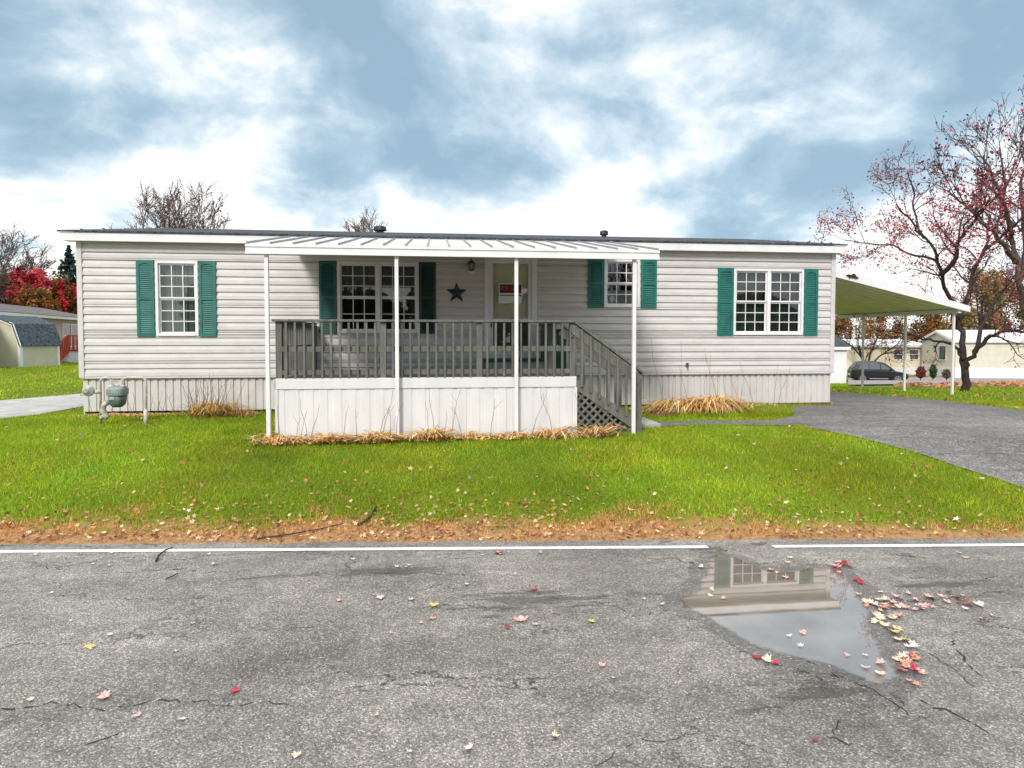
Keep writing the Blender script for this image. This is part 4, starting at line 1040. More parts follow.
def tree(name, label, base, limbs, maxlev, nch, seed, trunk=None, leaf=None, mtrunk=None, group=None, crownmat=None, **kw):
    """limbs: list of (points[], r0, r1) explicit; each sprouts children"""
    rnd = random.Random(seed); t = thing(name, label, 'tree', base, 0, group)
    out = [MB() for _ in range(4)]; tips = []
    ratio = kw.pop('chl', 2.0)
    for pts, r0, r1, nb in limbs:
        pts = [Vector(p) for p in pts]; cu = []
        for i in range(len(pts) - 1):
            p0 = pts[max(i - 1, 0)]; p1 = pts[i]; p2 = pts[i + 1]; p3 = pts[min(i + 2, len(pts) - 1)]
            for k in range(4):
                u = k / 4; cu.append(.5 * ((2 * p1) + (-p0 + p2) * u + (2 * p0 - 5 * p1 + 4 * p2 - p3) * u * u + (-p0 + 3 * p1 - 3 * p2 + p3) * u ** 3))
        cu.append(pts[-1]); n = len(cu); rad = [r0 + (r1 - r0) * (i / (n - 1)) ** .8 for i in range(n)]
        cu = [c + Vector((rnd.gauss(0, .03), rnd.gauss(0, .03), rnd.gauss(0, .02))) * (1 if 0 < i else 0) for i, c in enumerate(cu)]
        out[0].tube(cu, rad, 9)
        for i in range(nb):
            tt = .3 + .7 * (i + rnd.random()) / nb; k = min(int(tt * (n - 1)), n - 2); q = cu[k].lerp(cu[k + 1], tt * (n - 1) - k); dd = (cu[k + 1] - cu[k]).normalized()
            o = dd.orthogonal().normalized(); o.rotate(Matrix.Rotation(rnd.random() * 6.28, 3, dd)); an = rnd.uniform(.5, 1.1)
            if tt > .93: an = .2
            nd = dd * math.cos(an) + o * math.sin(an) + Vector((0, 0, kw.get('lift', .25)))
            k2 = {a: b for a, b in kw.items() if a != 'lift'}
            grow(out, tips, q, nd, ratio * rnd.uniform(.6, 1.1), max(.008, rad[k] * .55), 1, maxlev, rnd, nch, **k2)
    tk = MB(); tk.v = out[0].v; tk.f = out[0].f; tk.add(out[1].v, out[1].f)
    tk.build('trunk', mtrunk or M_bark, t, smooth=True, fix=False)
    cr = MB(); cr.add(out[2].v, out[2].f); cr.add(out[3].v, out[3].f)
    if cr.v: cr.build('crown', crownmat or M_twig, t, fix=False)
    if leaf:
        T = np.array([tuple(q[0]) for q in tips]); n, size, pal, spread, filt = leaf
        if filt is not None:
            w = np.array([filt(p) for p in T]); 
            pr = w / w.sum()
        else: pr = None
        P = T[RNG.choice(len(T), n, p=pr)] + RNG.normal(0, spread, (n, 3))
        npmesh('foliage', quads(P, size, .4), 4, pick(pal, n, .3), M_leaf, t)
    return t
# big red tree beside the carport
q = onG(966, 391); TY = q.y; by = lambda px, py, dy=0: onY(px, py, TY + dy)
g0 = Vector((q.x, q.y, gzf(q.x, q.y) - .1))
RED = [(.50, .05, .09), (.62, .10, .14), (.36, .03, .07), (.62, .18, .16), (.22, .04, .06), (.12, .05, .06), (.12, .05, .05)]
lim = [([g0, by(966, 372), by(963, 350, .1), by(958, 325, .3), by(950, 300, .3), by(941, 275, .1), by(932, 250, -.2), by(915, 225, -.5), by(895, 205, -.6)], .115, .016, 10),
       ([by(965, 368), by(975, 352, -.2), by(990, 337, -.5), by(1008, 330, -.8), by(1030, 331, -1.), by(1060, 322, -1.3)], .075, .025, 8),
       ([by(964, 360), by(952, 345, .4), by(935, 340, .9), by(912, 335, 1.4), by(893, 332, 1.8), by(875, 330, 2.1)], .05, .016, 7),
       ([by(957, 318, .3), by(968, 300, .8), by(972, 275, 1.1), by(985, 250, 1.3), by(990, 215, 1.4)], .09, .03, 8),
       ([by(941, 275, .1), by(955, 262, -.5), by(960, 240, -.9), by(975, 220, -1.4), by(990, 195, -1.8)], .08, .02, 9),
       ([by(937, 262, 0), by(915, 255, .6), by(890, 245, 1), by(865, 243, 1.4), by(845, 240, 1.6)], .04, .012, 6),
       ([by(975, 352, -.2), by(985, 320, .4), by(1000, 295, .8), by(1015, 275, 1.)], .07, .02, 7),
       ([by(924, 238, -.3), by(915, 215, .3), by(912, 190, .6), by(908, 170, .8)], .04, .012, 6),
       ([by(985, 250, 1.3), by(1005, 235, 1.), by(1025, 215, .6), by(1045, 200, .4)], .05, .02, 8)]
zt1 = by(960, 270).z; zt2 = by(960, 180).z
tree('crabapple_tree', 'spreading dark trunked tree with sparse crimson leaves beside the carport', g0, lim, 3, (0, 5, 4, 0), 5, chl=1.3, lift=.12,
     leaf=(9000, .06, RED, .11, lambda p: .22 + 1.2 * math.exp(-((p[2] - (zt1 * .6 + zt2 * .4)) / 1.1) ** 2)), wig=.2, up=.03, ratio=.62)
# tall grey tree at the right edge
TY = q.y + 1.0; q2 = by(1036, 392); b0 = Vector((q2.x, TY, gzf(q2.x, TY) - .1))
lim = [([b0, by(1033, 350), by(1022, 300), by(1016, 260), by(1010, 225, .2), by(998, 190, .3), by(985, 160, .4), by(975, 158, .5)], .12, .016, 9),
       ([by(1020, 290), by(1024, 250, .5), by(1022, 200, .8), by(1024, 160, 1.), by(1022, 145, 1.2)], .08, .018, 10),
       ([by(1016, 262), by(1000, 240, -.5), by(985, 225, -.9), by(965, 205, -1.2), by(945, 190, -1.4)], .09, .015, 8),
       ([by(1030, 340), by(1050, 290), by(1065, 230), by(1070, 170), by(1060, 140)], .14, .03, 9),
       ([by(1012, 235), by(1005, 205, -.5), by(1003, 175, -.8), by(1000, 150, -1.)], .07, .015, 8),
       ([by(1023, 230, .6), by(1040, 190, .3), by(1040, 150, 0), by(1030, 120, 0)], .07, .015, 8)]
zt3 = by(1000, 215).z
tree('tall_grey_tree', 'tall grey trunked nearly bare tree with a few red leaves at the right edge', b0, lim, 3, (0, 5, 4, 0), 11, chl=1.35, lift=.5,
     leaf=(1500, .09, RED + [(.05, .03, .03)] * 4, .05, lambda p: .12 + math.exp(-((p[2] - zt3) / .9) ** 2)), mtrunk=M_barkg, wig=.13, up=.1, ratio=.62, ang=(.35, .75))
# small bare tree behind the carport
TY = 56; q = by(868, 380); b0 = Vector((q.x, TY, q.z))
lim = [([b0, by(867, 372), by(862, 358, .2), by(850, 345, .4), by(838, 338, .5)], .16, .04, 7), ([by(867, 370), by(870, 355), by(876, 340, -.3), by(880, 322, -.4)], .12, .03, 8),
       ([by(868, 368), by(880, 356), by(892, 348), by(903, 338)], .1, .03, 7), ([by(866, 366), by(858, 345), by(860, 325)], .09, .03, 7)]
tree('small_bare_tree', 'small low forking bare tree just behind the dark car', b0, lim, 3, (0, 4, 3, 0), 21, chl=2.0,
     leaf=(700, .12, [(.25, .08, .03), (.3, .15, .04)], .2, None), wig=.2, ratio=.6, rmin=.012)
# bare trees seen over the roof and at the far left
def bare(px0, px1, pytop, dep, seed, label, nm='bare_tree', leaves=None, nb=9, dense=(0, 5, 4, 0), name_group=None, rmin=.014):
    c = bearing_pt((px0 + px1) / 2, dep); z0 = gzf(c.x, c.y); k = dep / F
    ht = CAMZ + (337 - pytop) * k - z0; hw = (px1 - px0) / 2 * k; rnd = random.Random(seed)
    b = Vector((c.x, c.y, z0)); lim = [([b - Vector((0, 0, .2)), b + Vector((.1, 0, ht * .25)), b + Vector((-.1, .1, ht * .5)), b + Vector((.15, 0, ht * .80))], ht * .018, .03, nb)]
    for i in range(16):
        a = i * 2.4 + rnd.random() * .4; s0 = ht * rnd.uniform(.2, .4); q_ = rnd.uniform(.3, 1.0); e = Vector((math.cos(a), math.sin(a), 0))
        p0 = b + Vector((0, 0, s0)); zt_ = ht * (.84 - .30 * q_ * q_); lim.append(([p0, p0 + e * hw * .35 * q_ + Vector((0, 0, (zt_ - s0) * .35)), p0 + e * hw * .62 * q_ + Vector((0, 0, (zt_ - s0) * .7)), b + e * hw * .85 * q_ + Vector((0, 0, zt_))], ht * .008, .015, nb))
    return tree(nm, label, b, lim, 3, dense, seed, chl=ht * .17, crownmat=M_twigp, leaf=leaves, mtrunk=M_barkg, wig=.14, up=.05, ratio=.6, rmin=rmin, ang=(.35, .8))
bare(118, 244, 183, 42, 31, 'bare brown twigged tree rising over the left end of the roof', leaves=(900, .13, [(.16, .07, .05), (.1, .05, .05)], .12, None))
bare(346, 384, 213, 60, 32, 'small bare tree top showing over the roof beside the round roof vent', rmin=.02)
bare(-60, 46, 218, 52, 33, 'bare tree with fanning grey branches behind the red trees at the far left', rmin=.018)
# dense autumn trees
def bushy(px0, px1, pytop, pybot, dep, pal, n, leafs, label, seed, nm='autumn_tree', group=None, th=.7, lumps=30, edge=.55):
    rr = np.random.default_rng(seed); c = bearing_pt((px0 + px1) / 2, dep); k = dep / F; hw = (px1 - px0) / 2 * k
    zt_ = CAMZ + (337 - pytop) * k; zb_ = CAMZ + (337 - pybot) * k; z0 = gzf(c.x, c.y)
    t = thing(nm, label, 'tree', (c.x, c.y, z0), 0, group); cz_ = (zt_ + zb_) / 2; hh = (zt_ - zb_) / 2
    mb = MB().tube([(c.x, c.y, z0 - .3), (c.x + .1, c.y, (z0 + zb_) / 2), (c.x, c.y, cz_)], [hw * .07 + .06, hw * .06 + .05, hw * .03 + .03], 8)
    C0 = []
    for i in range(lumps):
        a = rr.uniform(0, 6.28); u = rr.uniform(-.8, .8); q = math.sqrt(max(0, 1 - u * u)) * rr.uniform(.35, .8)
        p = (c.x + math.cos(a) * q * hw, c.y + math.sin(a) * q * hw * th, cz_ + u * hh * .85); C0.append(p)
        mb.tube([(c.x, c.y, zb_ + .1 * hh), ((p[0] + c.x) / 2, (p[1] + c.y) / 2, (zb_ + p[2]) / 2), p], [.06 + hw * .02, .04, .02], 4)
    mb.build('trunk', M_bark, t, fix=False)
    C0 = np.array(C0); idx = rr.integers(0, lumps, n); sz = rr.uniform(.16, .34, lumps)
    v = rr.normal(size=(n, 3)); v /= np.linalg.norm(v, axis=1, keepdims=True); v *= rr.uniform(.1, 1.35, (n, 1))
    P = C0[idx] + v * np.stack([sz[idx] * hw, sz[idx] * hw * th, sz[idx] * hh * 1.1], 1)
    pal = np.array(pal); pc = pal[rr.integers(0, len(pal), lumps)][idx] * rr.uniform(.6, 1.4, (n, 1))
    o = npmesh('crown', quads(P, leafs, .5), 4, np.clip(pc, 0, 1), M_leaf, t)
    return t
ORG_ = [(.32, .13, .035), (.26, .11, .03), (.22, .10, .03), (.30, .17, .05), (.18, .10, .03)]
BRN = [(.20, .11, .05), (.16, .10, .045), (.24, .15, .07), (.12, .09, .04)]
REDF = [(.42, .02, .03), (.50, .04, .05), (.30, .02, .03)]
spec = [(-30, 22, 270, 335, 56, BRN, 'brown and olive tree behind the tan home at the left edge'), (8, 52, 266, 310, 52, REDF + [(.62, .10, .12)] + BRN[:1], 'bright red tree at the far left above the tan roof'),
        (20, 60, 286, 330, 50, ORG_, 'rusty orange tree low behind the tan roof under the red crown'), (44, 76, 272, 335, 53, REDF + ORG_ + ORG_ + BRN, 'red and orange tree beside the dark conifer'),
        (52, 84, 287, 335, 54, BRN, 'dull brown tree by the left corner of the mobile home'),
        (820, 880, 300, 362, 80, ORG_, 'orange tree beyond the white shed seen under the carport'), (862, 918, 306, 360, 84, ORG_, 'rusty orange tree above the cream home under the carport'),
        (900, 950, 298, 352, 78, ORG_ + BRN, 'orange brown tree above the gap between the far homes'), (936, 984, 288, 352, 82, BRN, 'brown leaved tree behind the beige home and the dark trunk'),
        (972, 1022, 268, 345, 76, BRN + ORG_, 'tall brown tree behind the right side of the beige home'), (1008, 1075, 282, 350, 80, BRN + [(.08, .10, .04)], 'dull olive brown tree at the right edge behind the beige home')]
for i, (a, b, c, d, dep, pal, lab) in enumerate(spec):
    bushy(a, b, c, d, dep, pal, 5200, .24, lab, 100 + i, group='autumn trees behind the neighbouring homes')
def conifer(px, pytop, pybot, hwpx, dep, label, seed, pal):
    rr = np.random.default_rng(seed); c = bearing_pt(px, dep); k = dep / F; zt_ = CAMZ + (337 - pytop) * k; zb_ = CAMZ + (337 - pybot) * k; z0 = gzf(c.x, c.y)
    t = thing('conifer_tree', label, 'tree', (c.x, c.y, z0)); MB().tube([(c.x, c.y, z0 - .2), (c.x, c.y, zt_)], [.25, .03], 8).build('trunk', M_bark, t)
    n = 4200; u = rr.uniform(0, 1, n) ** .7; lay = np.floor(u * 16) / 16; a = rr.uniform(0, 6.28, n); a = np.round(a / .5) * .5 + lay * 7 + rr.normal(0, .12, n)
    r = rr.uniform(.1, 1, n) * (lay + .06) * hwpx * k * (1 + .25 * np.sin(a * 3 + lay * 20))
    P = np.stack([c.x + r * np.cos(a), c.y + r * np.sin(a), zt_ + (zb_ - zt_) * lay - r * .35 + rr.normal(0, .12, n)], 1)
    npmesh('crown', quads(P, .34, .4), 4, pick(pal, n, .4), M_leaf, t)
conifer(71, 250, 335, 30, 58, 'dark blue green conifer beside the left corner of the mobile home', 7, [(.03, .07, .06), (.02, .05, .04), (.05, .09, .07)])
bushy(958, 1004, 262, 345, 66, [(.24, .17, .07), (.20, .13, .06), (.28, .20, .09)], 5200, .22, 'pale olive brown tree rising behind the beige home and the dark trunk', 208)
# three shrubs in front of the far homes
for px, top, bot, w_, pal, lab, ht_ in ((921.5, 366, 378, 4.2, [(.16, .03, .04), (.22, .06, .05)], 'round dark red shrub left of the green one before the far homes', 0), (934, 364, 378, 3.2, [(.03, .09, .02), (.05, .12, .03)], 'upright clipped green shrub before the far homes', 1), (947.5, 369, 378.5, 3.8, [(.16, .14, .12), (.10, .08, .07), (.25, .12, .1)], 'thin grey twiggy shrub right of the green one before the far homes', 2)):
    dep = 50; c = bearing_pt(px, dep); k = dep / F; zb_ = zat(bot, dep); hh = (bot - top) * k / 2
    t = thing('shrub', lab, 'shrub', (c.x, c.y, zb_)); n = 1500
    v = RNG.normal(size=(n, 3)); v /= np.linalg.norm(v, axis=1, keepdims=True); v *= RNG.uniform(.3, 1, (n, 1)) ** .4
    v[:, 2] = np.maximum(v[:, 2], -.95); v[:, 2] = np.where(v[:, 2] < 0, v[:, 2] * 1.05, v[:, 2]); v[:, :2] *= (1.05 + .15 * np.sin(v[:, 2:3] * 9)); P = np.array([c.x, c.y, zb_ + hh * .95]) + v * np.array([w_ * k, w_ * k, hh])
    npmesh('foliage', quads(P, .09), 4, pick(pal, n, .4), M_leaf, t)
    mb = MB()
    for i in range(9):
        a = i * .7; mb.tube([(c.x, c.y, zb_ - .2), (c.x + math.cos(a) * w_ * k * .4, c.y + math.sin(a) * w_ * k * .4, zb_ + hh), (c.x + math.cos(a) * w_ * k * .7, c.y + math.sin(a) * w_ * k * .7, zb_ + hh * 1.7)], [.02, .015, .008], 4)
    mb.build('stem', M_bark, t)
# things across the street behind the photographer (they show in the window glass)
for i, (x, y, h) in enumerate(((-7, -20, 10), (4, -24, 12), (13, -19, 9))):
    b = Vector((x, y, 0)); rnd = random.Random(40 + i); lim = [([b, b + Vector((.2, 0, h * .3)), b + Vector((0, .2, h * .6)), b + Vector((.3, 0, h * .95))], h * .025, .03, 8)]
    for j in range(5):
        a = j * 1.26; e = Vector((math.cos(a), math.sin(a), 0)); p0 = b + Vector((0, 0, h * .3)); lim.append(([p0, p0 + e * h * .15 + Vector((0, 0, h * .2)), p0 + e * h * .3 + Vector((0, 0, h * .5))], h * .013, .03, 6))
    tree('street_tree', ('slender bare tree across the street', 'tall bare tree across the street', 'low bare tree across the street')[i], b, lim, 2, (0, 4, 0), 60 + i, chl=h * .25, mtrunk=M_bark, wig=.15, rmin=.03)

for i, x in enumerate((-16, -7, 2, 11, 20, 30)):  # unseen evergreen row, added so the windows mirror a darker horizon
    rr = np.random.default_rng(900 + i); n = 2600; hgt = (7.5, 6, 8, 6.5, 7.5, 6)[i]; yy = -30 - (i % 2) * 3
    t_ = thing('added_evergreen_tree', 'dense dark evergreen number %s of the unseen row added across the street' % ('one', 'two', 'three', 'four', 'five', 'six')[i], 'tree', (x, yy, 0), 0, 'unseen evergreens added across the street')
    MB().tube([(x, yy, -.1), (x, yy, hgt * .8)], [.25, .05], 8).build('trunk', M_bark, t_)
    v = rr.normal(size=(n, 3)); v /= np.linalg.norm(v, axis=1, keepdims=True); v *= rr.uniform(.4, 1, (n, 1)) ** .5
    npmesh('crown', quads(np.array([x, yy, hgt * .52]) + v * np.array([4.6, 3, hgt * .5]), .8, .4), 4, pick([(.04, .06, .03), (.07, .08, .04), (.1, .08, .04)], n, .3), M_leaf, t_)

# ------------------------------------------------------------------ grass
GP = [(.27, .40, .014), (.36, .47, .02), (.19, .33, .014), (.48, .52, .035), (.32, .44, .018)]
deckP = [(dx0 - .02, YD - .02), (sx_end + .1, YD - .02), (sx_end + .1, YD + sw), (dx1, YD + sw), (dx1, W), (dx0 - .02, W)]
homeP = [(xL, W), (xR, W), (xR, W + HD), (xL, W + HD)]
def scatter(n, x0, x1, y0, y1):
    return RNG.uniform(x0, x1, n), RNG.uniform(y0, y1, n)
def vis(x, y, px0=-30, px1=1054, z=.3):
    c, s_ = math.cos(YAW), math.sin(YAW); dep = y * c + x * s_; u = x * c - y * s_
    px = 512 + F * u / np.maximum(dep, .1); return (px > px0) & (px < px1)
def noise2(x, y, sc, seed=0):
    # cheap smooth value noise (vectorised)
    X = x * sc + 100 + seed * 17.3; Y = y * sc + 200 + seed * 9.1; xi = np.floor(X).astype(int); yi = np.floor(Y).astype(int); fx = X - xi; fy = Y - yi
    fx = fx * fx * (3 - 2 * fx); fy = fy * fy * (3 - 2 * fy)
    h = lambda a, b: np.abs(np.sin(a * 127.1 + b * 311.7 + seed * 3.3) * 43758.5453) % 1
    return (h(xi, yi) * (1 - fx) + h(xi + 1, yi) * fx) * (1 - fy) + (h(xi, yi + 1) * (1 - fx) + h(xi + 1, yi + 1) * fx) * fy
BED = [tuple(onG(*p)[:2]) for p in ((645, 419), (650, 408), (700, 404), (765, 405), (782, 409), (760, 413), (700, 419))]
def blades(name, n, box, hgt, wid, pal, m, excl, keep=None, lean=.5, kind='stuff', tintfn=None, parent=None, maxout=None):
    x, y = scatter(n, *box); k = vis(x, y)
    for p in excl: k &= ~inpoly(x, y, p)
    s = y - yedge(x); k &= s > .05 + .15 * noise2(x, y, 3, 5)
    if keep is not None: k &= keep(x, y, s)
    x, y, s = x[k], y[k], s[k]; n = len(x); z = gz(x, y)
    h = hgt * RNG.uniform(.5, 1.25, n) * (.6 + .8 * noise2(x, y, 2.2, 2)); w = wid * RNG.uniform(.6, 1.3, n); a = RNG.uniform(0, 6.28, n); l = RNG.uniform(0, 6.28, n); ln = h * RNG.uniform(.1, lean * 2, n)
    V = np.empty((n, 3, 3)); ca, sa = np.cos(a) * w / 2, np.sin(a) * w / 2
    V[:, 0] = np.stack([x - ca, y - sa, z - .004], 1); V[:, 1] = np.stack([x + ca, y + sa, z - .004], 1); V[:, 2] = np.stack([x + ln * np.cos(l), y + ln * np.sin(l), z + h], 1)
    c = pick(pal, n, .25); t = noise2(x, y, .55, 1) * .6 + noise2(x, y, 2.5, 3) * .4
    c = c * (.50 + .74 * t[:, None]); c[:, 0] *= (.70 + .60 * (.6 * noise2(x, y, .8, 4) + .4 * noise2(x, y, 2.7, 14)))
    if tintfn is not None: c = tintfn(x, y, s, c)
    print(name, n)
    o = npmesh(name, V.reshape(-1, 3), 3, np.clip(c, 0, 1), m, parent); 
    if kind: tag(o, kind=kind)
    return o
def verge(x, y, s, c):
    f = np.clip((.75 * noise2(x, y, 1.6, 6) + .45 * noise2(x, y, 7, 7) + .06 - s * 1.05 - .22 * np.clip((x - 2.5) / 3, 0, 1)) / .3, 0, 1)[:, None]
    f = np.maximum(f, (noise2(x, y, 9, 8)[:, None] > .93) * .5)
    br = np.array([.68, .38, .12]) * RNG.uniform(.5, 1.3, (len(x), 1)); return c * (1 - f) + br * f
EX = [DRIVE, PAD, deckP, homeP]
g = blades('lawn_grass', 560000, (-9, 17, 5.4, 13.2), .045, .009, GP, M_grass, EX, tintfn=verge, keep=lambda x, y, s: (s > 1.0) | (RNG.uniform(0, 1, len(x)) < .7 + .3 * s))
tag(g, 'short bright green grass of the front lawn', 'grass')
g = blades('lawn_grass', 130000, (-45, -6.2, 12.8, 46), .06, .03, GP, M_grass, EX); tag(g, 'bright green grass of the lawn at the left behind the pad', 'grass')
YT = onG(966, 391).y
g = blades('lawn_grass', 90000, (8.3, 34, 12, 42), .05, .025, GP, M_grass, EX, keep=lambda x, y, s: (y < YT + 1.2 + 2.5 * noise2(x, y, .5, 12)) | (x / y < .70)); tag(g, 'green grass of the strip beyond the carport', 'grass')
# ------------------------------------------------------------------ litter and fallen leaves
LP = [(.62, .45, .40), (.55, .30, .26), (.40, .10, .08), (.55, .38, .16), (.35, .18, .08), (.70, .60, .50), (.30, .12, .06)]
def litter(name, x, y, size, pal, label, zo=.03, flat=.6):
    n = len(x); P = np.stack([x, y, gz(x, y) + zo + RNG.uniform(0, .02, n)], 1)
    o = npmesh(name, stars(P, size, .5, flat), 10, pick(pal, n, .3), M_litter); tag(o, label, 'leaf litter', kind='stuff')
x, y = scatter(34000, -5.5, 14, 5.4, 8); s = y - yedge(x); k = (s > .02) & (RNG.uniform(0, 1, len(x)) < np.exp(-s * 2.3) * (.4 + noise2(x, y, 1.5, 9)) * np.clip(1.25 - .14 * x, .35, 1)) & ~inpoly(x, y, DRIVE) & vis(x, y)
litter('leaf_litter', x[k], y[k], .045, [(.46, .22, .09), (.32, .14, .05), (.58, .38, .20), (.22, .09, .04), (.50, .16, .10), (.66, .48, .30)], 'brown leaf litter along the edge of the road', .012)
x, y = scatter(420, -9, 16, 5.6, 12.5); k = ~inpoly(x, y, DRIVE) & ~inpoly(x, y, deckP) & vis(x, y) & (y - yedge(x) > .05)
litter('leaf_scatter', x[k], y[k], .052, LP, 'pale and reddish fallen leaves scattered over the lawn', .045, .4)
x, y = scatter(26000, 14, 60, 19.5, 62); k = vis(x, y, 895, 1060) & (y > YT + .6) & ~inpoly(x, y, FST)
litter('leaf_carpet', x[k], y[k], .22, [(.50, .24, .11), (.42, .17, .08), (.55, .32, .18), (.35, .16, .08)], 'orange leaf carpet under the trees at the right', .07, .7)
x, y = scatter(5000, 8.3, 20, 10, 18); 
ex = np.array([p[:2] for p in [onG(1024, 411), onG(950, 402), onG(880, 396), onG(845, 393)]])
yi = np.interp(x, ex[::-1, 0], ex[::-1, 1]); k = (np.abs(y - yi - .12) < .22) & vis(x, y)
litter('drive_edge_litter', x[k], y[k], .07, [(.28, .12, .06), (.18, .09, .05), (.38, .2, .1)], 'dark brown leaves along the far edge of the driveway', .035)
# maple leaves lying on the road: one object each
def maple_mesh(seed):
    rnd = random.Random(seed); o = [(0, -.5), (.06, -.2), (.22, -.30), (.38, -.28), (.30, -.14), (.5, .02), (.36, .08), (.40, .24), (.22, .18), (.14, .30), (0, .52)]
    pts = [(x * rnd.uniform(.85, 1.1), y * rnd.uniform(.9, 1.1)) for x, y in o]
    pts += [(-x * rnd.uniform(.8, 1.1), y * rnd.uniform(.9, 1.1)) for x, y in o[-2:0:-1]]
    mb = MB(); cz2 = rnd.uniform(.3, 1.3); tw = rnd.uniform(-.2, .2)
    top = [(x, y, .05 + cz2 * x * x + .25 * cz2 * abs(y) + tw * x * y) for x, y in pts] + [(0, 0, .03)]
    n = len(pts); mb.add(top, [(i, (i + 1) % n, n) for i in range(n)])
    mb.add([(-.01, -.48, .04), (.01, -.48, .04), (.05, -.8, .05)], [(0, 1, 2)])
    return mb
leafm = {}
for nm, c in (('red', (.55, .03, .07)), ('crimson', (.38, .02, .04)), ('pink', (.68, .40, .37)), ('pale', (.66, .58, .53)), ('yellow', (.66, .50, .14)), ('orange', (.60, .28, .18)), ('brown', (.20, .10, .065)), ('cream', (.68, .58, .42))):
    leafm[nm] = mat('fallen_leaf_' + nm, c, .55, .28, 5, 0, 20, .3)
proto = {}
def leaf_at(px, py, size, colr, label, group=None, z=.010, tilt=.15):
    key = (colr, random.randrange(5))
    if key not in proto:
        o = maple_mesh(hash(key[1]) + len(colr)).build('fallen_leaf', leafm[colr], fix=False); proto[key] = o.data
    else:
        o = bpy.data.objects.new('fallen_leaf', proto[key]); C.objects.link(o)
    p = onZ(px, py, .012); o.location = (p.x, p.y, max(z, .012))
    o.rotation_euler = (random.uniform(-tilt, tilt), random.uniform(-tilt, tilt), random.uniform(0, 6.28)); sz_ = size * (.8 if group else 1); o.scale = (sz_, sz_ * random.uniform(.7, 1), sz_)
    tag(o, label, 'leaf', group); return o
G = 'leaves fallen on the road'
leaf_at(90, 647, .10, 'yellow', 'bright yellow maple leaf lying alone on the left of the road', G)
leaf_at(105, 697, .11, 'pink', 'large pale pink maple leaf below the yellow one at the left of the road', G)
leaf_at(235, 692, .09, 'red', 'vivid crimson leaf alone on the asphalt in the lower left', G)
leaf_at(332, 667, .05, 'brown', 'small rust brown leaf on the asphalt right of the crimson leaf', G)
leaf_at(499, 553, .14, 'crimson', 'crimson leaf just below the white edge line left of the puddle', G)
leaf_at(534, 590, .09, 'red', 'red and pink leaf midway between edge line and road centre', G)
leaf_at(521, 621, .15, 'pink', 'pink curled leaf in a small cluster at the middle of the road', G)
leaf_at(536, 625, .08, 'pink', 'small pink leaf at the right of the cluster at the middle of the road', G)
leaf_at(507, 626, .06, 'crimson', 'tiny dark red leaf left of the pink cluster at the middle of the road', G)
leaf_at(434, 606, .11, 'yellow', 'yellow leaf above the orange leaf at the centre left of the road', G)
leaf_at(432, 619, .08, 'orange', 'orange leaf just under the yellow one at the centre left of the road', G)
leaf_at(592, 622, .09, 'yellow', 'yellowish leaf right of the pink cluster in the middle of the road', G)
leaf_at(469, 749, .08, 'pale', 'pale leaf near the bottom edge of the road, left of centre', G)
leaf_at(555, 737, .07, 'cream', 'pale cream leaf near the bottom edge of the road, right of centre', G)
leaf_at(380, 598, .09, 'pale', 'whitish leaf pair member above the road centre, left of the yellow leaf', G)
leaf_at(757, 658, .10, 'crimson', 'dark crimson leaf at the near rim of the puddle', G)
leaf_at(767, 661, .12, 'cream', 'yellow and pink leaf in the trio at the near rim of the puddle', G)
leaf_at(776, 664, .09, 'red', 'bright red leaf right of the trio at the near rim of the puddle', G)
leaf_at(815, 740, .06, 'brown', 'small brown leaf low on the road below the puddle', G)
rs = random.Random(3)
def spot(pts, n, cols, sx_, sy_, s0, s1, lab):
    for i in range(n):
        a = rs.choice(pts); c = rs.choice(cols); leaf_at(a[0] + rs.gauss(0, sx_), a[1] + rs.gauss(0, sy_), rs.uniform(s0, s1), c, lab % {'pink': 'pink', 'pale': 'pale whitish', 'orange': 'orange', 'cream': 'cream', 'red': 'red', 'crimson': 'dark crimson', 'yellow': 'yellow', 'brown': 'brown'}[c], G, z=.014, tilt=.25)
spot([(868, 594), (872, 603), (884, 610), (885, 615), (878, 600), (892, 618)], 30, ['pink', 'pink', 'pale', 'orange', 'cream'], 7, 5, .06, .12, '%s leaf in the drift at the upper right rim of the puddle')
spot([(835, 567), (845, 571), (842, 566), (860, 582)], 12, ['pink', 'pale', 'crimson', 'pink'], 6, 2.5, .07, .12, '%s leaf at the far right corner of the puddle')
spot([(905, 660), (912, 670), (918, 677), (908, 682), (900, 668)], 16, ['red', 'orange', 'pink', 'pale', 'cream', 'orange'], 9, 7, .06, .11, '%s leaf in the pile at the lower right rim of the puddle')
spot([(925, 600), (940, 607), (920, 610), (950, 603), (960, 600)], 22, ['pink', 'pale', 'pink', 'brown'], 14, 5, .06, .12, '%s leaf in the loose drift right of the puddle')
spot([(890, 630), (895, 637), (905, 650)], 7, ['cream', 'pale', 'yellow'], 5, 4, .07, .12, '%s leaf between the two drifts on the right rim of the puddle')
spot([(785, 640), (845, 627), (860, 660), (800, 610), (815, 645)], 6, ['pale', 'pink'], 10, 6, .05, .08, '%s leaf floating on the puddle')
spot([(760, 568), (720, 559), (790, 571), (735, 577), (700, 592)], 9, ['pale', 'pink', 'cream'], 12, 5, .05, .10, '%s leaf along the far rim of the puddle')
for i in range(60):
    px = rs.uniform(0, 1020); py = 552 + rs.random() ** 1.6 * 210
    if 670 < px < 910 and py < 705: continue
    c = rs.choice(['pale', 'pale', 'pale', 'cream', 'pink', 'brown'])
    leaf_at(px, py, rs.uniform(.035, .075), c, {'pale': 'small pale dry leaf scattered on the open asphalt', 'cream': 'small cream leaf scattered on the open asphalt', 'pink': 'small pink leaf scattered on the open asphalt', 'brown': 'small brown leaf scattered on the open asphalt'}[c], G)
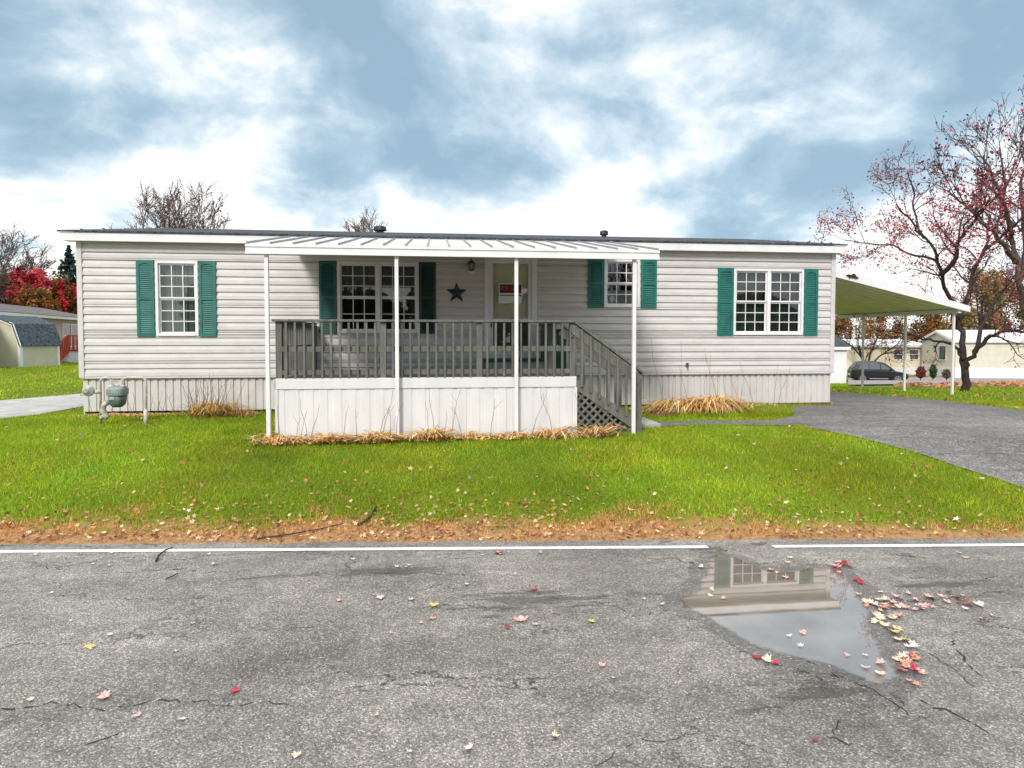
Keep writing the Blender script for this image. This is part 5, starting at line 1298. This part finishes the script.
# twigs
def twig(pxs, r, label, z=.02, ground=True):
    pts = [onG(*p) for p in pxs] if ground else [onZ(*p, .012) for p in pxs]
    pts = [Vector((p.x, p.y, (gzf(p.x, p.y) if ground else .0) + z + (i % 2) * r)) for i, p in enumerate(pts)]
    o = MB().tube(pts, [r * (1 - .6 * i / len(pts)) for i in range(len(pts))], 6).build('fallen_twig', M_bark if r > .008 else M_twig, smooth=True, cat='twig', label=label)
    return o
twig([(156, 562), (159, 557), (165, 551), (173, 549)], .009, 'dark curved twig on the road just below the edge line at the left', ground=False)
twig([(166, 580), (172, 578), (178, 574)], .006, 'small pale brown twig on the road below the dark curved twig', ground=False)
twig([(358, 527), (366, 524), (372, 516), (376, 510)], .014, 'short thick brown branch standing out of the leaves at the lawn edge')
twig([(255, 541), (290, 537), (320, 531), (345, 526)], .008, 'long thin reddish twig lying along the lawn edge')

# ------------------------------------------------------------------ dead plants
M_stalk = mat('dry_stalk', (.20, .13, .09), .9, .3, 10)
ST = [(.80, .54, .19), (.74, .42, .13), (.56, .29, .10), (.82, .66, .36), (.32, .15, .07), (.78, .50, .22), (.78, .64, .42)]
def straw(name, label, px, py, w, d, h, n, pal=ST, Yp=None, green=0, wl=.014, arch=1.0, stalks=0, sth=.7, group=None):
    p = onG(px, py); c = Vector((p.x, Yp if Yp else p.y, 0)); c.z = gzf(c.x, c.y)
    t = thing(name, label, 'plant', c, 0, group)
    cx_ = np.clip(RNG.normal(0, .36, n), -1, 1) * w / 2; cy_ = RNG.uniform(-1, 1, n) * d / 2 * .8
    a = RNG.uniform(0, 6.28, n); H = h * RNG.uniform(.45, 1.1, n) * (1 - .5 * (cx_ / (w / 2)) ** 2) * (.55 + .75 * noise2(cx_ + px, cy_, 2.8, 11)); out = H * RNG.uniform(.3, 1.3, n) * arch
    wd = wl * RNG.uniform(.6, 1.4, n); dx, dy = np.cos(a), np.sin(a) * .7
    sx2, sy2 = -dy * wd / 2, dx * wd / 2; V = []; S_ = 5
    prev = None
    for k in range(S_ + 1):
        u = k / S_; x = c.x + cx_ + dx * out * u; y = c.y + cy_ + dy * out * u; z = c.z + H * (1.9 * u - 1.75 * u * u * RNG.uniform(.75, 1.05)) ; z = np.maximum(z, c.z + .01); ww = 1 - .75 * u ** 2
        L_ = np.stack([x - sx2 * ww, y - sy2 * ww, z], 1); R_ = np.stack([x + sx2 * ww, y + sy2 * ww, z], 1)
        if prev is not None: V.append(np.stack([prev[0], prev[1], R_, L_], 1))
        prev = (L_, R_)
    V = np.stack(V, 1).reshape(-1, 3); col = np.repeat(pick(pal, n, .3), S_, axis=0)
    npmesh('blades', V, 4, col, M_straw, t)
    if stalks:
        mb = MB(); rn = random.Random(int(px) + 3)
        for i in range(stalks):
            x = c.x + rn.uniform(-.4, .4) * w; y = c.y + rn.uniform(-.3, .3) * d; l = sth * rn.uniform(.5, 1.1); dx_ = rn.uniform(-.35, .35) * l
            pts = [(x, y, c.z), (x + dx_ * .3, y, c.z + l * .4), (x + dx_ * .8 + rn.uniform(-.03, .03), y, c.z + l * .75), (x + dx_, y, c.z + l)]
            mb.tube(pts, [.0045, .0035, .0025, .002], 4)
            if rn.random() < .6: q_ = Vector(pts[2]); mb.tube([q_, q_ + Vector((rn.uniform(-.15, .15), 0, .14))], [.0025, .0015], 3)
        mb.build('stem', M_stalk, t)
    return t
GD = 'dead perennial clumps along the porch skirting'
labs = ['straw coloured dead clump at the left corner post of the porch', 'low straw clump between the first and second awning posts', 'tan withered clump left of the second awning post', 'straw clump with tall stalks right of the second awning post',
        'flat pale dead clump midway along the porch skirting', 'withered clump at the foot of the third awning post', 'low tangled dead clump before the right end of the porch skirting', 'rusty straw clump in front of the porch step lattice']
for i, (px, w_, h_, n_, stk) in enumerate(((290, 1.0, .20, 420, 5), (335, .9, .17, 380, 7), (377, .9, .20, 420, 7), (428, .9, .18, 400, 7), (470, .9, .12, 330, 2), (510, .8, .12, 300, 1), (556, .9, .15, 350, 3), (598, .6, .17, 260, 6))):
    straw('dead_plant', labs[i], px, 438, w_, .45, h_ * 1.35, int(n_ * .55), Yp=YD - .28, stalks=(stk + 1) // 2, sth=.7, group=GD, wl=.028, arch=1.9)
straw('ornamental_grass', 'large golden dead ornamental grass clump in the bed right of the steps', 700, 413, 2.1, .6, .47, 1500, Yp=onG(700, 413).y, stalks=10, sth=1.3, wl=.024, arch=1.8)
straw('ornamental_grass', 'rust brown collapsed dead clump nearest the foot of the steps', 668, 415, .9, .5, .22, 500, pal=[(.34, .17, .08), (.42, .24, .12), (.5, .33, .2)], Yp=onG(668, 415).y)
straw('ornamental_grass', 'low golden clump at the right end of the bed by the driveway', 757, 408, 1.1, .35, .16, 500, Yp=onG(757, 408).y, stalks=4, sth=1.1)
straw('dead_bush', 'orange brown dead bush with grey twigs by the left skirting', 222, 413, 1.0, .5, .42, 700, pal=[(.66, .40, .10), (.5, .28, .08), (.22, .15, .08), (.7, .48, .16)], Yp=W - .55, stalks=40, sth=.72, arch=1.5)
straw('dead_plant', 'golden straw clump right of the dead bush by the left skirting', 246, 414, .7, .4, .22, 420, Yp=W - .55, group=None)
straw('dead_plant', 'thin row of tan weeds against the skirting behind the gas meter', 160, 408, 2.2, .25, .14, 500, Yp=W - .3, stalks=10, sth=.5)
# stalks against the right siding
# small lawn tuft patch between bed and driveway: taller green
g = blades('bed_grass', 26000, (XY(680, 11), XY(800, 11), 10.5, 12.55), .09, .012, GP, M_grass, [DRIVE, homeP], keep=lambda x, y, s: (y > 10.9)); tag(g, 'taller green grass in front of the dead ornamental bed', 'grass')

# ------------------------------------------------------------------ sky and light
w = bpy.data.worlds.new('World'); scn.world = w; w.use_nodes = True; t = w.node_tree
bg = t.nodes['Background']; sk = t.nodes.new('ShaderNodeTexSky'); sk.sky_type = 'NISHITA'; sk.sun_disc = False
SUN_EL = R(36); SUN_AZ = R(205)
sk.sun_elevation = SUN_EL; sk.sun_rotation = SUN_AZ
bg.inputs['Strength'].default_value = .1
tc = t.nodes.new('ShaderNodeTexCoord'); D = tc.outputs['Generated']
sp = N(t, 'ShaderNodeSeparateXYZ'); t.links.new(D, sp.inputs[0])
# project onto a cloud deck: x/(z+c), y/(z+c)
zc = mth(t, 'ADD', mth(t, 'MAXIMUM', sp.outputs['Z'], 0.), .42)
cb = N(t, 'ShaderNodeCombineXYZ'); t.links.new(mth(t, 'DIVIDE', sp.outputs['X'], zc), cb.inputs[0]); t.links.new(mth(t, 'DIVIDE', sp.outputs['Y'], zc), cb.inputs[1])
cb.inputs[2].default_value = 4.6
n1 = N(t, 'ShaderNodeTexNoise', Scale=1.9, Detail=9, Roughness=.5, Distortion=.5); t.links.new(cb.outputs[0], n1.inputs['Vector'])
n2 = N(t, 'ShaderNodeTexNoise', Scale=5.2, Detail=8, Roughness=.58, Distortion=.2); t.links.new(cb.outputs[0], n2.inputs['Vector'])
f = mth(t, 'MULTIPLY_ADD', n2.outputs['Fac'], .35, mth(t, 'MULTIPLY', n1.outputs['Fac'], .76))
el = ramp(t, sp.outputs['Z'], [(.0, (.17, .17, .17)), (.15, (.115, .115, .115)), (.25, (.0, .0, .0)), (.46, (.0, .0, .0)), (.62, (.22, .22, .22))])  # last stop: unseen overhead cloud whitened to warm the scene's light
f = mth(t, 'ADD', f, el.outputs['Color'])
cl = ramp(t, f, [(.49, (2.1, 3.1, 3.9)), (.555, (2.9, 3.9, 4.7)), (.61, (4.6, 5.4, 5.9)), (.665, (7.4, 7.4, 7.4)), (1., (9.3, 9.0, 8.6))])
ck = mixc(t, .88, sk.outputs[0], cl.outputs['Color'])
# brighter overcast dome overhead
br = ramp(t, sp.outputs['Z'], [(.0, (1, 1, 1)), (.5, (1, 1, 1)), (.8, (1.7, 1.7, 1.7))])
ck = mixc(t, 1., ck, br.outputs['Color'], 'MULTIPLY')
t.links.new(ck, bg.inputs['Color'])
su = bpy.data.lights.new('sun', 'SUN'); su.energy = 2.0; su.angle = R(12); su.color = (1, .94, .87)
so = bpy.data.objects.new('sun', su); C.objects.link(so)
dv = Vector((math.sin(SUN_AZ) * math.cos(SUN_EL), math.cos(SUN_AZ) * math.cos(SUN_EL), math.sin(SUN_EL)))
so.rotation_euler = dv.to_track_quat('Z', 'Y').to_euler()
so.location = dv * 50
vs = scn.view_settings; vs.view_transform = 'Standard'; vs.look = 'None'; vs.gamma = 1; vs.use_curve_mapping = False; vs.exposure = .72
scn.render.engine = 'CYCLES'; scn.cycles.max_bounces = 6; scn.cycles.transparent_max_bounces = 12
